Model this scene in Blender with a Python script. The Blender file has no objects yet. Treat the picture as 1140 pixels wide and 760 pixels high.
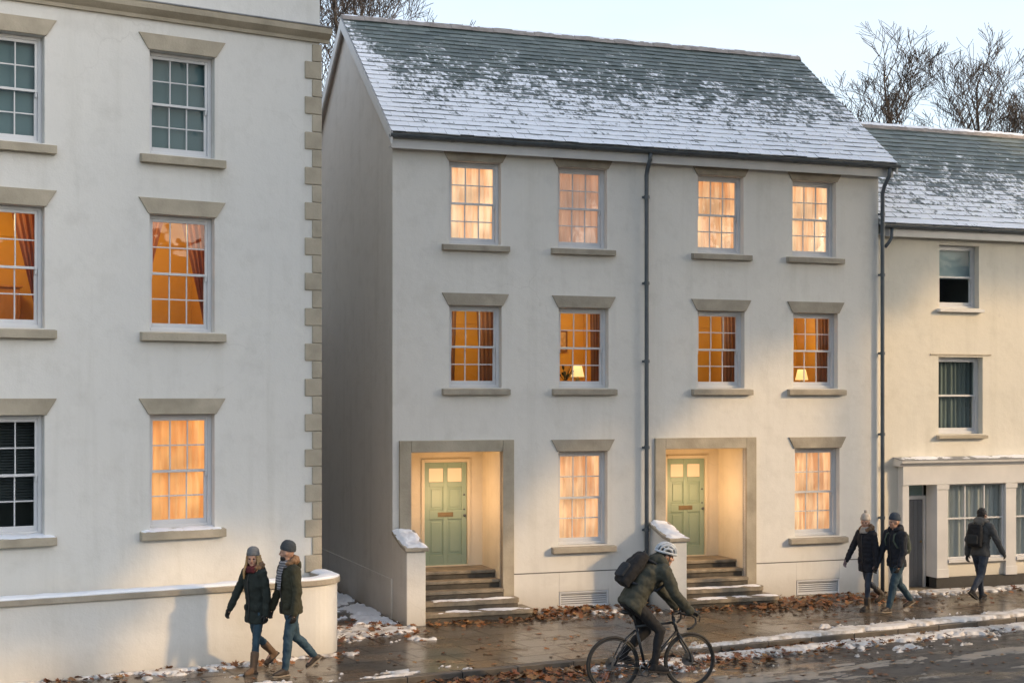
import bpy, bmesh, math, random
from mathutils import Vector, Matrix, noise
R = math.radians
sc = bpy.context.scene
col = sc.collection
random.seed(11)
V = Vector

# ------------------------------------------------------------------ tags / objects
def tag(o, label=None, cat=None, group=None, kind=None):
    if label: o['label'] = label
    if cat: o['category'] = cat
    if group: o['group'] = group
    if kind: o['kind'] = kind
    return o

def empty(name, loc=(0, 0, 0), rz=0):
    o = bpy.data.objects.new(name, None)
    col.objects.link(o)
    o.location = loc
    o.rotation_euler = (0, 0, rz)
    o.empty_display_size = .2
    return o

class MB:
    def __init__(s):
        s.v = []; s.f = []; s.m = []; s.uv = {}; s.cur = 0
    def add(s, vs, fs, mi=None):
        n = len(s.v)
        s.v += [tuple(p) for p in vs]
        for f in fs:
            s.f.append([i + n for i in f]); s.m.append(s.cur if mi is None else mi)
        return s
    def box(s, x0, x1, y0, y1, z0, z1):
        return s.add([(x0, y0, z0), (x1, y0, z0), (x1, y1, z0), (x0, y1, z0), (x0, y0, z1), (x1, y0, z1), (x1, y1, z1), (x0, y1, z1)],
                     [(0, 3, 2, 1), (4, 5, 6, 7), (0, 1, 5, 4), (1, 2, 6, 5), (2, 3, 7, 6), (3, 0, 4, 7)])
    def prism_y(s, poly, y0, y1):                       # poly in (x,z), counter-clockwise seen from -y
        n = len(poly)
        vs = [(x, y0, z) for x, z in poly] + [(x, y1, z) for x, z in poly]
        fs = [tuple(range(n)), tuple(range(2 * n - 1, n - 1, -1))] + [(i, i + n, (i + 1) % n + n, (i + 1) % n) for i in range(n)]
        return s.add(vs, fs)
    def prism_x(s, poly, x0, x1):                       # poly in (y,z)
        n = len(poly)
        vs = [(x0, y, z) for y, z in poly] + [(x1, y, z) for y, z in poly]
        fs = [tuple(range(n)), tuple(range(2 * n - 1, n - 1, -1))] + [(i, i + n, (i + 1) % n + n, (i + 1) % n) for i in range(n)]
        return s.add(vs, fs)
    def prism_z(s, poly, z0, z1):
        n = len(poly)
        vs = [(x, y, z0) for x, y in poly] + [(x, y, z1) for x, y in poly]
        fs = [tuple(range(n - 1, -1, -1)), tuple(range(n, 2 * n))] + [(i, (i + 1) % n, (i + 1) % n + n, i + n) for i in range(n)]
        return s.add(vs, fs)
    def loft(s, rings, cap=True, closed=False):
        n = len(rings[0]); base = []
        vs = [p for r in rings for p in r]; fs = []
        k = len(rings)
        for i in range(k if closed else k - 1):
            a = i * n; b = ((i + 1) % k) * n
            for j in range(n):
                fs.append((a + j, a + (j + 1) % n, b + (j + 1) % n, b + j))
        if cap and not closed:
            fs.append(tuple(range(n - 1, -1, -1))); fs.append(tuple(range((k - 1) * n, k * n)))
        return s.add(vs, fs)
    def tube(s, pts, rad, n=8, cap=True, closed=False):
        pts = [V(p) for p in pts]
        if not hasattr(rad, '__len__'): rad = [rad] * len(pts)
        rings = []; up = None
        k = len(pts)
        for i, p in enumerate(pts):
            if closed: d = pts[(i + 1) % k] - pts[i - 1]
            else: d = pts[min(i + 1, k - 1)] - pts[max(i - 1, 0)]
            d.normalize()
            if up is None:
                up = V((0, 0, 1)) if abs(d.z) < .9 else V((1, 0, 0))
            a = d.cross(up); a.normalize(); b = a.cross(d); b.normalize(); up = b
            rings.append([p + (a * math.cos(t) + b * math.sin(t)) * rad[i] for t in [2 * math.pi * j / n for j in range(n)]])
        return s.loft(rings, cap, closed)
    def capsule(s, a, b, ra, rb, n=12):
        a = V(a); b = V(b); d = (b - a)
        L = d.length
        if L < 1e-6: d = V((0, 0, 1))
        else: d = d / L
        pts = []; rad = []
        for t in (-.98, -.8, -.5, -.2): pts.append(a + d * ra * t); rad.append(ra * math.sqrt(1 - t * t))
        for t in (0, .5, 1): pts.append(a + (b - a) * t); rad.append(ra + (rb - ra) * t)
        for t in (.2, .5, .8, .98): pts.append(b + d * rb * t); rad.append(rb * math.sqrt(1 - t * t))
        return s.tube(pts, rad, n)
    def chain(s, pts, rad, n=12):
        for i in range(len(pts) - 1): s.capsule(pts[i], pts[i + 1], rad[i], rad[i + 1], n)
        return s
    def ell(s, c, r, f=V((1, 0, 0)), l=V((0, 1, 0)), u=V((0, 0, 1)), nu=12, nv=8):
        c = V(c); rings = []
        for i in range(nv + 1):
            t = -math.pi / 2 + math.pi * i / nv
            if i == 0: t += .12
            if i == nv: t -= .12
            rings.append([c + f * (r[0] * math.cos(t) * math.cos(p)) + l * (r[1] * math.cos(t) * math.sin(p)) + u * (r[2] * math.sin(t)) for p in [2 * math.pi * j / nu for j in range(nu)]])
        return s.loft(rings)
    def build(s, name, mats, parent=None, smooth=False, bevel=0, loc=None, rz=None, segs=2):
        me = bpy.data.meshes.new(name)
        me.from_pydata(s.v, [], s.f)
        if not isinstance(mats, (list, tuple)): mats = [mats]
        for m in mats: me.materials.append(m)
        if len(mats) > 1: me.polygons.foreach_set('material_index', s.m)
        me.validate(); me.update()
        bm = bmesh.new(); bm.from_mesh(me)
        if not getattr(s, 'keepn', False): bmesh.ops.recalc_face_normals(bm, faces=bm.faces)
        bm.to_mesh(me); bm.free()
        if smooth: me.polygons.foreach_set('use_smooth', [True] * len(me.polygons))
        o = bpy.data.objects.new(name, me); col.objects.link(o)
        if parent: o.parent = parent
        if loc is not None: o.location = loc
        if rz is not None: o.rotation_euler = (0, 0, rz)
        if bevel:
            b = o.modifiers.new('Bevel', 'BEVEL'); b.width = bevel; b.segments = segs; b.limit_method = 'ANGLE'; b.angle_limit = R(40)
            b.harden_normals = False
        return o

def frame4(mb, x0, x1, z0, z1, y0, y1, l, r, b, t):      # a rectangular frame of four butted boards
    mb.box(x0, x0 + l, y0, y1, z0, z1); mb.box(x1 - r, x1, y0, y1, z0, z1)
    mb.box(x0 + l, x1 - r, y0, y1, z0, z0 + b); mb.box(x0 + l, x1 - r, y0, y1, z1 - t, z1)

# ------------------------------------------------------------------ materials
def newmat(name):
    m = bpy.data.materials.new(name); m.use_nodes = True
    nt = m.node_tree; nt.nodes.clear()
    out = nt.nodes.new('ShaderNodeOutputMaterial')
    return m, nt, out
KE = .52
def nd(nt, typ, ins=None, **props):
    n = nt.nodes.new(typ)
    for k, v in props.items(): setattr(n, k, v)
    for k, v in (ins or {}).items():
        sk = n.inputs[k]
        if isinstance(v, bpy.types.NodeSocket): nt.links.new(v, sk)
        else: sk.default_value = v
    return n
def rgb(c): return (c[0], c[1], c[2], 1)
def mixc(nt, fac, a, b, mode='MIX'):
    n = nt.nodes.new('ShaderNodeMix'); n.data_type = 'RGBA'; n.blend_type = mode
    for idx, v in ((0, fac), (6, a), (7, b)):
        if isinstance(v, bpy.types.NodeSocket): nt.links.new(v, n.inputs[idx])
        else: n.inputs[idx].default_value = v if idx == 0 else (rgb(v) if len(v) == 3 else v)
    return n.outputs[2]
def ramp(nt, fac, stops):
    n = nt.nodes.new('ShaderNodeValToRGB'); nt.links.new(fac, n.inputs[0])
    el = n.color_ramp.elements
    while len(el) < len(stops): el.new(.5)
    for e, (p, c) in zip(el, stops):
        e.position = p; e.color = rgb(c) if hasattr(c, '__len__') else (c, c, c, 1)
    return n.outputs[0]
def mth(nt, op, a, b=None, c=None):
    n = nt.nodes.new('ShaderNodeMath'); n.operation = op
    for i, v in enumerate((a, b, c)):
        if v is None: continue
        if isinstance(v, bpy.types.NodeSocket): nt.links.new(v, n.inputs[i])
        else: n.inputs[i].default_value = v
    return n.outputs[0]
def coord(nt, which='Object', scale=(1, 1, 1), loc=(0, 0, 0)):
    t = nd(nt, 'ShaderNodeTexCoord')
    return nd(nt, 'ShaderNodeMapping', {'Vector': t.outputs[which], 'Scale': scale, 'Location': loc}).outputs[0]
def noi(nt, vec, scale, detail=4, rough=.55):
    return nd(nt, 'ShaderNodeTexNoise', {'Vector': vec, 'Scale': scale, 'Detail': detail, 'Roughness': rough}).outputs[0]

def surf(name, c1, c2, scale=4, rough=.7, bump=.1, bscale=60, metal=0, bdist=.01, detail=5, rvar=.1, coat=0, sub=None, stretch=(1, 1, 1)):
    m, nt, out = newmat(name)
    vec = coord(nt, 'Object', stretch)
    n1 = noi(nt, vec, scale, detail)
    c = ramp(nt, n1, [(.3, c1), (.7, c2)])
    n2 = noi(nt, vec, bscale, 3)
    bp = nd(nt, 'ShaderNodeBump', {'Strength': bump, 'Distance': bdist, 'Height': n2})
    rr = mth(nt, 'MULTIPLY_ADD', n1, rvar, rough - rvar * .5)
    b = nd(nt, 'ShaderNodeBsdfPrincipled', {'Base Color': c, 'Roughness': rr, 'Metallic': metal, 'Normal': bp.outputs[0]})
    if coat: b.inputs['Coat Weight'].default_value = coat
    nt.links.new(b.outputs[0], out.inputs[0])
    return m

def plaster(name, base, warm):
    m, nt, out = newmat(name)
    vec = coord(nt)
    big = noi(nt, vec, .45, 4, .6); mid = noi(nt, vec, 2.2, 5, .65); fine = noi(nt, vec, 38, 4, .6)
    streak = noi(nt, coord(nt, 'Object', (3.2, 3.2, .22)), 1.0, 4, .6)
    c = mixc(nt, ramp(nt, big, [(.35, 0.), (.7, 1.)]), base, warm)
    c = mixc(nt, mth(nt, 'MULTIPLY', ramp(nt, mid, [(.5, 0.), (.78, 1.)]), .38), c, (base[0] * .72, base[1] * .71, base[2] * .68))
    c = mixc(nt, mth(nt, 'MULTIPLY', ramp(nt, streak, [(.53, 0.), (.78, 1.)]), .28), c, (base[0] * .66, base[1] * .65, base[2] * .6))
    # hairline cracks
    vo = nd(nt, 'ShaderNodeTexVoronoi', {'Vector': nd(nt, 'ShaderNodeVectorMath', {0: vec, 1: nd(nt, 'ShaderNodeTexNoise', {'Vector': vec, 'Scale': 1.1, 'Detail': 6.}).outputs[1]}, operation='ADD').outputs[0], 'Scale': .30}, feature='DISTANCE_TO_EDGE')
    ck = mth(nt, 'MULTIPLY', ramp(nt, vo.outputs[0], [(.0, 1.), (.0035, 0.)]), ramp(nt, big, [(.52, 0.), (.64, .16)]))
    c = mixc(nt, ck, c, (.30, .28, .25))
    # splash dirt along the foot of the wall
    sep = nd(nt, 'ShaderNodeSeparateXYZ', {'Vector': vec})
    zz = mth(nt, 'ADD', sep.outputs[2], mth(nt, 'MULTIPLY', mid, .5))
    d = ramp(nt, zz, [(.22, 1.), (.72, 0.)])
    c = mixc(nt, mth(nt, 'MULTIPLY', d, .45), c, (.30, .26, .2))
    h = mth(nt, 'ADD', mth(nt, 'MULTIPLY', fine, .35), mth(nt, 'MULTIPLY', noi(nt, vec, 5, 3), 1.0))
    bp = nd(nt, 'ShaderNodeBump', {'Strength': .35, 'Distance': .02, 'Height': h})
    b = nd(nt, 'ShaderNodeBsdfPrincipled', {'Base Color': c, 'Roughness': .88, 'Normal': bp.outputs[0], 'Specular IOR Level': .25})
    nt.links.new(b.outputs[0], out.inputs[0])
    return m

def drape_mat(name, c1, c2):
    m, nt, out = newmat(name)
    c = ramp(nt, noi(nt, coord(nt, 'Object', (1, 1, .05)), 9, 4), [(.3, c1), (.7, c2)])
    d = nd(nt, 'ShaderNodeBsdfDiffuse', {'Color': c}); t = nd(nt, 'ShaderNodeBsdfTranslucent', {'Color': c})
    mx = nd(nt, 'ShaderNodeMixShader', {0: .55, 1: d.outputs[0], 2: t.outputs[0]}); nt.links.new(mx.outputs[0], out.inputs[0])
    return m
def glass_mat(name, tint=(.92, .96, .96), refl=1.0):
    m, nt, out = newmat(name)
    vec = coord(nt)
    bp = nd(nt, 'ShaderNodeBump', {'Strength': .12, 'Distance': .05, 'Height': noi(nt, vec, 2.2, 2)})
    fr = nd(nt, 'ShaderNodeFresnel', {'IOR': 1.65, 'Normal': bp.outputs[0]})
    tr = nd(nt, 'ShaderNodeBsdfTransparent', {'Color': rgb(tint)})
    gl = nd(nt, 'ShaderNodeBsdfGlossy', {'Color': (1, 1, 1, 1), 'Roughness': .02, 'Normal': bp.outputs[0]})
    mx = nd(nt, 'ShaderNodeMixShader', {0: mth(nt, 'MULTIPLY', fr.outputs[0], refl), 1: tr.outputs[0], 2: gl.outputs[0]})
    nt.links.new(mx.outputs[0], out.inputs[0])
    return m

def curtain_mat(name, c1, c2, e1, e2, es, fold=9):  # room light behind and fold shading are put into colour and emission
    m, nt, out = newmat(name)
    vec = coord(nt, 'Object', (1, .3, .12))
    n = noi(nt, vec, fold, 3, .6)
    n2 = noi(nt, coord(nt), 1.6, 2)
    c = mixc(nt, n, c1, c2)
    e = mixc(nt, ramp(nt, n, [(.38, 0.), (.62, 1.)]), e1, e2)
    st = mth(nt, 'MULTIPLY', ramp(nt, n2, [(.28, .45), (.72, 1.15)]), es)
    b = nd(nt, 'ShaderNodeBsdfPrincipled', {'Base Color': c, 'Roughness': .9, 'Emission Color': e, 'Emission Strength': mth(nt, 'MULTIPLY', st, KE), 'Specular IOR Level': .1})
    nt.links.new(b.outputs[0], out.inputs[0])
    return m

def emit_mat(name, c, s, base=(.8, .7, .5)):
    m, nt, out = newmat(name)
    b = nd(nt, 'ShaderNodeBsdfPrincipled', {'Base Color': rgb(base), 'Roughness': .5, 'Emission Color': rgb(c), 'Emission Strength': s * KE})
    nt.links.new(b.outputs[0], out.inputs[0])
    return m

def snow_mat(name, c=(.86, .88, .92), dirt=.0):
    m, nt, out = newmat(name)
    vec = coord(nt)
    n = noi(nt, vec, 9, 4)
    cc = mixc(nt, mth(nt, 'MULTIPLY', ramp(nt, noi(nt, vec, 5, 5), [(.45, 0.), (.7, 1.)]), dirt), c, (.33, .27, .2))
    bp = nd(nt, 'ShaderNodeBump', {'Strength': .5, 'Distance': .02, 'Height': mth(nt, 'ADD', n, mth(nt, 'MULTIPLY', noi(nt, vec, 60, 3), .4))})
    b = nd(nt, 'ShaderNodeBsdfPrincipled', {'Base Color': cc, 'Roughness': .65, 'Normal': bp.outputs[0]})
    nt.links.new(b.outputs[0], out.inputs[0])
    return m

def slate_mat(name, bias, rows, xlen):
    m, nt, out = newmat(name)
    uv = nd(nt, 'ShaderNodeUVMap', uv_map='UVMap').outputs[0]
    sp = nd(nt, 'ShaderNodeSeparateXYZ', {'Vector': uv})
    x, v = sp.outputs[0], sp.outputs[1]
    rnd = nd(nt, 'ShaderNodeNewGeometry').outputs['Random Per Island']
    pc = nd(nt, 'ShaderNodeCombineXYZ', {0: x, 1: mth(nt, 'MULTIPLY', v, 5.0), 2: 0.})
    big = noi(nt, pc.outputs[0], .55, 3)
    med = noi(nt, pc.outputs[0], 1.9, 4, .6)
    fc = nd(nt, 'ShaderNodeCombineXYZ', {0: mth(nt, 'MULTIPLY', x, 11.), 1: mth(nt, 'MULTIPLY', v, rows * 1.45), 2: 0.})
    fine = noi(nt, fc.outputs[0], 1.0, 4, .65)
    fr = mth(nt, 'FRACT', mth(nt, 'MULTIPLY', v, float(rows)))
    cov = mth(nt, 'MULTIPLY_ADD', v, -1.85, bias)
    cov = mth(nt, 'ADD', cov, mth(nt, 'MULTIPLY_ADD', big, .7, -.35))
    cov = mth(nt, 'ADD', cov, mth(nt, 'MULTIPLY_ADD', med, .9, -.45))
    cov = mth(nt, 'ADD', cov, mth(nt, 'MULTIPLY_ADD', fine, 3.3, -1.65))
    cov = mth(nt, 'ADD', cov, mth(nt, 'MULTIPLY_ADD', rnd, .6, -.3))
    cov = mth(nt, 'ADD', cov, mth(nt, 'MULTIPLY_ADD', fr, .42, -.12))
    verge = ramp(nt, mth(nt, 'ADD', x, mth(nt, 'MULTIPLY', fine, .35)), [(.25, 1.), (.75, 0.)])
    cov = mth(nt, 'ADD', cov, mth(nt, 'MULTIPLY', verge, .75))
    mask = ramp(nt, cov, [(.20, 0.), (.58, 1.)])
    sl = mixc(nt, rnd, (.085, .108, .102), (.155, .185, .172))
    sl = mixc(nt, mth(nt, 'MULTIPLY', ramp(nt, med, [(.5, 0.), (.75, 1.)]), .5), sl, (.13, .15, .12))
    c = mixc(nt, mask, sl, (.86, .88, .92))
    hh = mth(nt, 'ADD', mth(nt, 'MULTIPLY', mask, 1.0), mth(nt, 'MULTIPLY', fine, .4))
    bp = nd(nt, 'ShaderNodeBump', {'Strength': .5, 'Distance': .025, 'Height': hh})
    rr = mth(nt, 'MULTIPLY_ADD', mask, .25, .45)
    b = nd(nt, 'ShaderNodeBsdfPrincipled', {'Base Color': c, 'Roughness': rr, 'Normal': bp.outputs[0]})
    nt.links.new(b.outputs[0], out.inputs[0])
    return m

def paving_mat():
    m, nt, out = newmat('wet_stone_paving')
    vec = coord(nt)
    br = nd(nt, 'ShaderNodeTexBrick', {'Vector': vec, 'Color1': (.2, .2, .2, 1), 'Color2': (.8, .8, .8, 1), 'Mortar': (0, 0, 0, 1), 'Scale': 1.0, 'Mortar Size': .021, 'Mortar Smooth': .25, 'Brick Width': .95, 'Row Height': .66})
    n1 = noi(nt, vec, 1.1, 5, .6); n2 = noi(nt, vec, 7, 5, .65); n3 = noi(nt, vec, 90, 3)
    c = mixc(nt, ramp(nt, br.outputs[0], [(.2, 0.), (.8, 1.)]), (.085, .072, .058), (.155, .132, .105))
    c = mixc(nt, ramp(nt, n1, [(.38, 0.), (.68, .8)]), c, (.115, .070, .036))
    c = mixc(nt, mth(nt, 'MULTIPLY', ramp(nt, n2, [(.5, 0.), (.72, 1.)]), .6), c, (.05, .044, .036))
    c = mixc(nt, br.outputs[1], c, (.030, .026, .021))
    wet = ramp(nt, mth(nt, 'ADD', n1, mth(nt, 'MULTIPLY', n2, .35)), [(.66, 1.), (.95, 0.)])
    rr = mth(nt, 'MULTIPLY_ADD', wet, -.36, .52)
    h = mth(nt, 'ADD', mth(nt, 'MULTIPLY', mth(nt, 'SUBTRACT', 1., br.outputs[1]), 1.2), mth(nt, 'ADD', mth(nt, 'MULTIPLY', n2, .5), mth(nt, 'MULTIPLY', n3, .12)))
    bp = nd(nt, 'ShaderNodeBump', {'Strength': .45, 'Distance': .012, 'Height': h})
    b = nd(nt, 'ShaderNodeBsdfPrincipled', {'Base Color': c, 'Roughness': rr, 'Normal': bp.outputs[0], 'Specular IOR Level': mth(nt, 'MULTIPLY', mth(nt, 'MULTIPLY_ADD', br.outputs[1], -.7, 1.), mth(nt, 'MULTIPLY_ADD', wet, .28, .16))})
    nt.links.new(b.outputs[0], out.inputs[0])
    return m

def asphalt_mat():
    m, nt, out = newmat('wet_asphalt')
    vec = coord(nt)
    lane = coord(nt, 'Object', (.16, 1.1, 1))
    n1 = noi(nt, lane, 1.0, 5, .6); n2 = noi(nt, vec, 3.2, 5, .6); n3 = noi(nt, vec, 120, 2)
    c = mixc(nt, n2, (.028, .028, .029), (.065, .062, .058))
    c = mixc(nt, mth(nt, 'MULTIPLY', ramp(nt, n1, [(.52, 0.), (.68, 1.)]), .6), c, (.16, .135, .105))
    c = mixc(nt, mth(nt, 'MULTIPLY', ramp(nt, n3, [(.6, 0.), (.75, 1.)]), .5), c, (.16, .16, .155))
    wet = ramp(nt, mth(nt, 'ADD', n1, mth(nt, 'MULTIPLY', n2, .4)), [(.58, 1.), (.76, 0.)])
    rr = mth(nt, 'MULTIPLY_ADD', wet, -.42, .56)
    dry = mth(nt, 'MULTIPLY_ADD', wet, -.75, .85)
    h = mth(nt, 'MULTIPLY', mth(nt, 'ADD', n3, mth(nt, 'MULTIPLY', n2, .3)), dry)
    bp = nd(nt, 'ShaderNodeBump', {'Strength': .6, 'Distance': .012, 'Height': h})
    b = nd(nt, 'ShaderNodeBsdfPrincipled', {'Base Color': c, 'Roughness': rr, 'Normal': bp.outputs[0], 'Specular IOR Level': .55})
    nt.links.new(b.outputs[0], out.inputs[0])
    return m

def leaf_mat(name, stops):
    m, nt, out = newmat(name)
    rnd = nd(nt, 'ShaderNodeNewGeometry').outputs['Random Per Island']
    c = ramp(nt, rnd, stops)
    c = mixc(nt, mth(nt, 'MULTIPLY', noi(nt, coord(nt), 40, 3), .6), c, (.03, .015, .008))
    b = nd(nt, 'ShaderNodeBsdfPrincipled', {'Base Color': c, 'Roughness': .45})
    nt.links.new(b.outputs[0], out.inputs[0])
    return m

PLASTER = plaster('cream_render', (.73, .715, .68), (.765, .745, .70))
PLASTER_L = plaster('pale_render', (.705, .695, .665), (.745, .73, .69))
PLASTER_R = plaster('yellowed_render', (.68, .655, .585), (.74, .70, .61))
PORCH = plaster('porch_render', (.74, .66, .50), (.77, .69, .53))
STONE = surf('bath_stone', (.33, .29, .22), (.50, .44, .345), 2.2, .85, .5, 32, bdist=.01)
STONE_G = surf('grey_stone', (.28, .25, .20), (.45, .40, .325), 2.6, .85, .5, 32, bdist=.01)
RISER = surf('shaded_riser_stone', (.05, .042, .032), (.11, .092, .07), 5, .7, .5, 30, bdist=.015)  # dirty dark tone also carries the shade under the step nosings
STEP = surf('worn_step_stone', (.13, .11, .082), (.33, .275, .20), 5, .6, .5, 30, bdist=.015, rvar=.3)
WHITE = surf('white_paint', (.60, .61, .63), (.68, .68, .69), 3, .42, .05, 30)
BOARD = surf('white_board', (.58, .58, .58), (.68, .67, .66), 2, .5, .1, 25)
CREAM = surf('cream_paint', (.70, .62, .46), (.74, .66, .50), 2, .5, .06, 25)
IRON = surf('slate_grey_iron', (.06, .075, .088), (.10, .118, .135), 5, .42, .1, 40)
GREEN = surf('sage_green_paint', (.29, .395, .30), (.33, .435, .335), 2.5, .4, .08, 30)
GREYDOOR = surf('grey_door_paint', (.14, .15, .165), (.18, .19, .205), 3, .5, .1, 40, stretch=(1, 1, .1))
BLACK = surf('black_plinth', (.02, .02, .02), (.04, .038, .036), 4, .6, .3, 30)
BRASS = surf('dull_brass', (.20, .15, .08), (.30, .23, .13), 8, .45, .05, 40, metal=.6)
GLASS = glass_mat('window_glass', refl=.55)
GLASS_D = glass_mat('window_glass_dark', (.80, .88, .88), .14)
LINE = surf('dark_joint', (.12, .11, .10), (.17, .155, .14), 4, .9, .1, 30)
DARKROOM = surf('dark_room', (.22, .24, .25), (.32, .33, .33), 1, .9, .05, 10)
ROOMWALL = surf('ochre_wallpaper', (.60, .345, .075), (.66, .405, .10), 2, .8, .05, 30)
ROOMWALL_B = surf('honey_wallpaper', (.54, .32, .07), (.60, .38, .10), 2, .8, .05, 30)
SNOW = snow_mat('snow')
SLUSH = snow_mat('dirty_snow', (.70, .68, .66), .85)
DRAPE = drape_mat('russet_drape', (.26, .09, .06), (.46, .22, .15))
DRAPE_G = drape_mat('grey_brown_drape', (.16, .085, .055), (.34, .20, .14))
LEAD = surf('lead_flashing', (.16, .17, .18), (.30, .31, .33), 6, .5, .2, 30)
LAMPSHADE = emit_mat('lit_lampshade', (1, .62, .22), 1.0)
DOORGLASS = emit_mat('lit_door_glass', (1, .50, .22), .50, (.5, .4, .3))
BULB = emit_mat('porch_lamp_glass', (1, .62, .25), 3)
WOOD = surf('brown_wood', (.12, .06, .025), (.22, .11, .05), 6, .5, .1, 30, stretch=(1, 1, .3))

SLATE_EDGE = surf('slate_edge', (.16, .18, .19), (.30, .32, .33), 6, .6, .1, 30)
# ------------------------------------------------------------------ houses
class House:
    def __init__(s, loc, ang):
        s.e = empty('town_house', loc, R(ang)); s.loc = V(loc); s.a = R(ang)
        s.Mx = Matrix.Translation(s.loc) @ Matrix.Rotation(s.a, 4, 'Z')
    def w(s, x, y, z): return s.Mx @ V((x, y, z))

def wall_face(mb, x0, x1, z0, z1, holes, y=0, depth=.3):
    xs = sorted({x0, x1, *[h[0] for h in holes], *[h[1] for h in holes]})
    zs = sorted({z0, z1, *[h[2] for h in holes], *[h[3] for h in holes]})
    for a, b in zip(xs, xs[1:]):
        for c, d in zip(zs, zs[1:]):
            cx, cz = (a + b) / 2, (c + d) / 2
            if any(h[0] < cx < h[1] and h[2] < cz < h[3] for h in holes): continue
            mb.add([(a, y, c), (b, y, c), (b, y, d), (a, y, d)], [(0, 1, 2, 3)])
    for h in holes:
        a, b, c, d = h[:4]; e = y + (h[4] if len(h) > 4 else depth)
        mb.add([(a, y, c), (a, e, c), (a, e, d), (a, y, d)], [(0, 1, 2, 3)])
        mb.add([(b, y, c), (b, y, d), (b, e, d), (b, e, c)], [(0, 1, 2, 3)])
        mb.add([(a, y, d), (a, e, d), (b, e, d), (b, y, d)], [(0, 1, 2, 3)])
        mb.add([(a, y, c), (b, y, c), (b, e, c), (a, e, c)], [(0, 1, 2, 3)])

def sash_window(H, x0, x1, z0, z1, cols=3, rows=2, sill=True, lintel=True, sill_mat=None, lint_h=.22, lint_over=.12, glass=None, sill_h=.13, sill_over=.14, yo=.14, lint_top=None):
    glass = glass or GLASS
    sill_mat = sill_mat or STONE_G
    mb = MB()
    frame4(mb, x0 + .002, x1 - .002, z0 + .002, z1 - .002, yo, yo + .12, .055, .055, .05, .05)
    w = mb.build('window', WHITE, H.e, bevel=.006)
    zi0, zi1 = z0 + .05, z1 - .05; xi0, xi1 = x0 + .057, x1 - .057
    zm = (zi0 + zi1) / 2
    gl = MB()
    for (a, b, y0, y1, low) in ((zm - .02, zi1, yo + .015, yo + .05, False), (zi0, zm + .02, yo + .055, yo + .09, True)):
        s = MB()
        st = .042; bot = .075 if low else .038; top = .038 if low else .045
        frame4(s, xi0, xi1, a, b, y0, y1, st, st, bot, top)
        gx0, gx1, gz0, gz1 = xi0 + st, xi1 - st, a + bot, b - top
        for i in range(1, cols):
            x = gx0 + (gx1 - gx0) * i / cols
            s.box(x - .010, x + .010, y0 + .006, y1 - .006, gz0, gz1)
        for j in range(1, rows):
            z = gz0 + (gz1 - gz0) * j / rows
            for i in range(cols):
                xa = gx0 + (gx1 - gx0) * i / cols + (.010 if i else 0); xb = gx0 + (gx1 - gx0) * (i + 1) / cols - (.010 if i < cols - 1 else 0)
                s.box(xa, xb, y0 + .006, y1 - .006, z - .010, z + .010)
        if not low:
            for xx in (xi0 + .004, xi1 - st + .004):
                s.prism_y([(xx, a - .07), (xx + st - .012, a - .07), (xx + st - .008, a), (xx, a)], y0 + .004, y1 - .004)
        s.build('sash', WHITE, w, bevel=.004)
        # one pane per light, each a hair out of true as old glass is
        for i in range(cols):
            for j in range(rows):
                xa = gx0 + (gx1 - gx0) * i / cols; xb = gx0 + (gx1 - gx0) * (i + 1) / cols
                za = gz0 + (gz1 - gz0) * j / rows; zb = gz0 + (gz1 - gz0) * (j + 1) / rows
                ym = (y0 + y1) / 2
                t = [random.uniform(-.0022, .0022) for _ in range(3)]
                gl.add([(xa, ym + t[0], za), (xb, ym + t[1], za), (xb, ym + t[1] + t[2], zb), (xa, ym + t[0] + t[2], zb)], [(0, 1, 2, 3)])
    gl.build('pane', glass, w)
    if sill:
        mb = MB(); so = sill_over
        mb.prism_x([(-.11, z0 - sill_h), (yo + .02, z0 - sill_h), (yo + .02, z0 + .004), (-.11, z0 - .03)], x0 - so, x1 + so)
        # the sill's ears stay in front of the wall
        mb.build('sill', sill_mat, w, bevel=.008)
    if lintel:
        mb = MB(); a = lint_over
        lt = z1 + lint_h if lint_top is None else lint_top
        k = (lt - z1) / lint_h
        mb.prism_y([(x0 - .02, z1 + .003), (x1 + .02, z1 + .003), (x1 + .02 + a * k, lt), (x0 - .02 - a * k, lt)], -.028, .1)
        mb.build('lintel', sill_mat, w, bevel=.006)
    return w

def room(H, x0, x1, z0, z1, mat, d=2.4, y=.3):
    mb = MB(); mb.keepn = True
    a, b, c, e = x0 - .5, x1 + .5, z0 - .55, z1 + .25
    P = [(a, y, c), (b, y, c), (b, y, e), (a, y, e), (a, d, c), (b, d, c), (b, d, e), (a, d, e)]
    mb.add(P, [(4, 5, 6, 7), (0, 4, 7, 3), (1, 2, 6, 5), (0, 1, 5, 4), (3, 7, 6, 2)])
    # picture rail, skirting
    mb.box(a, b, d - .03, d - .001, e - .45, e - .40)
    mb.build('room', mat, H.e)

def put(o, H, x, y, z):
    o.location = H.w(x, y, z); o.rotation_euler = (0, 0, H.a)

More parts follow.
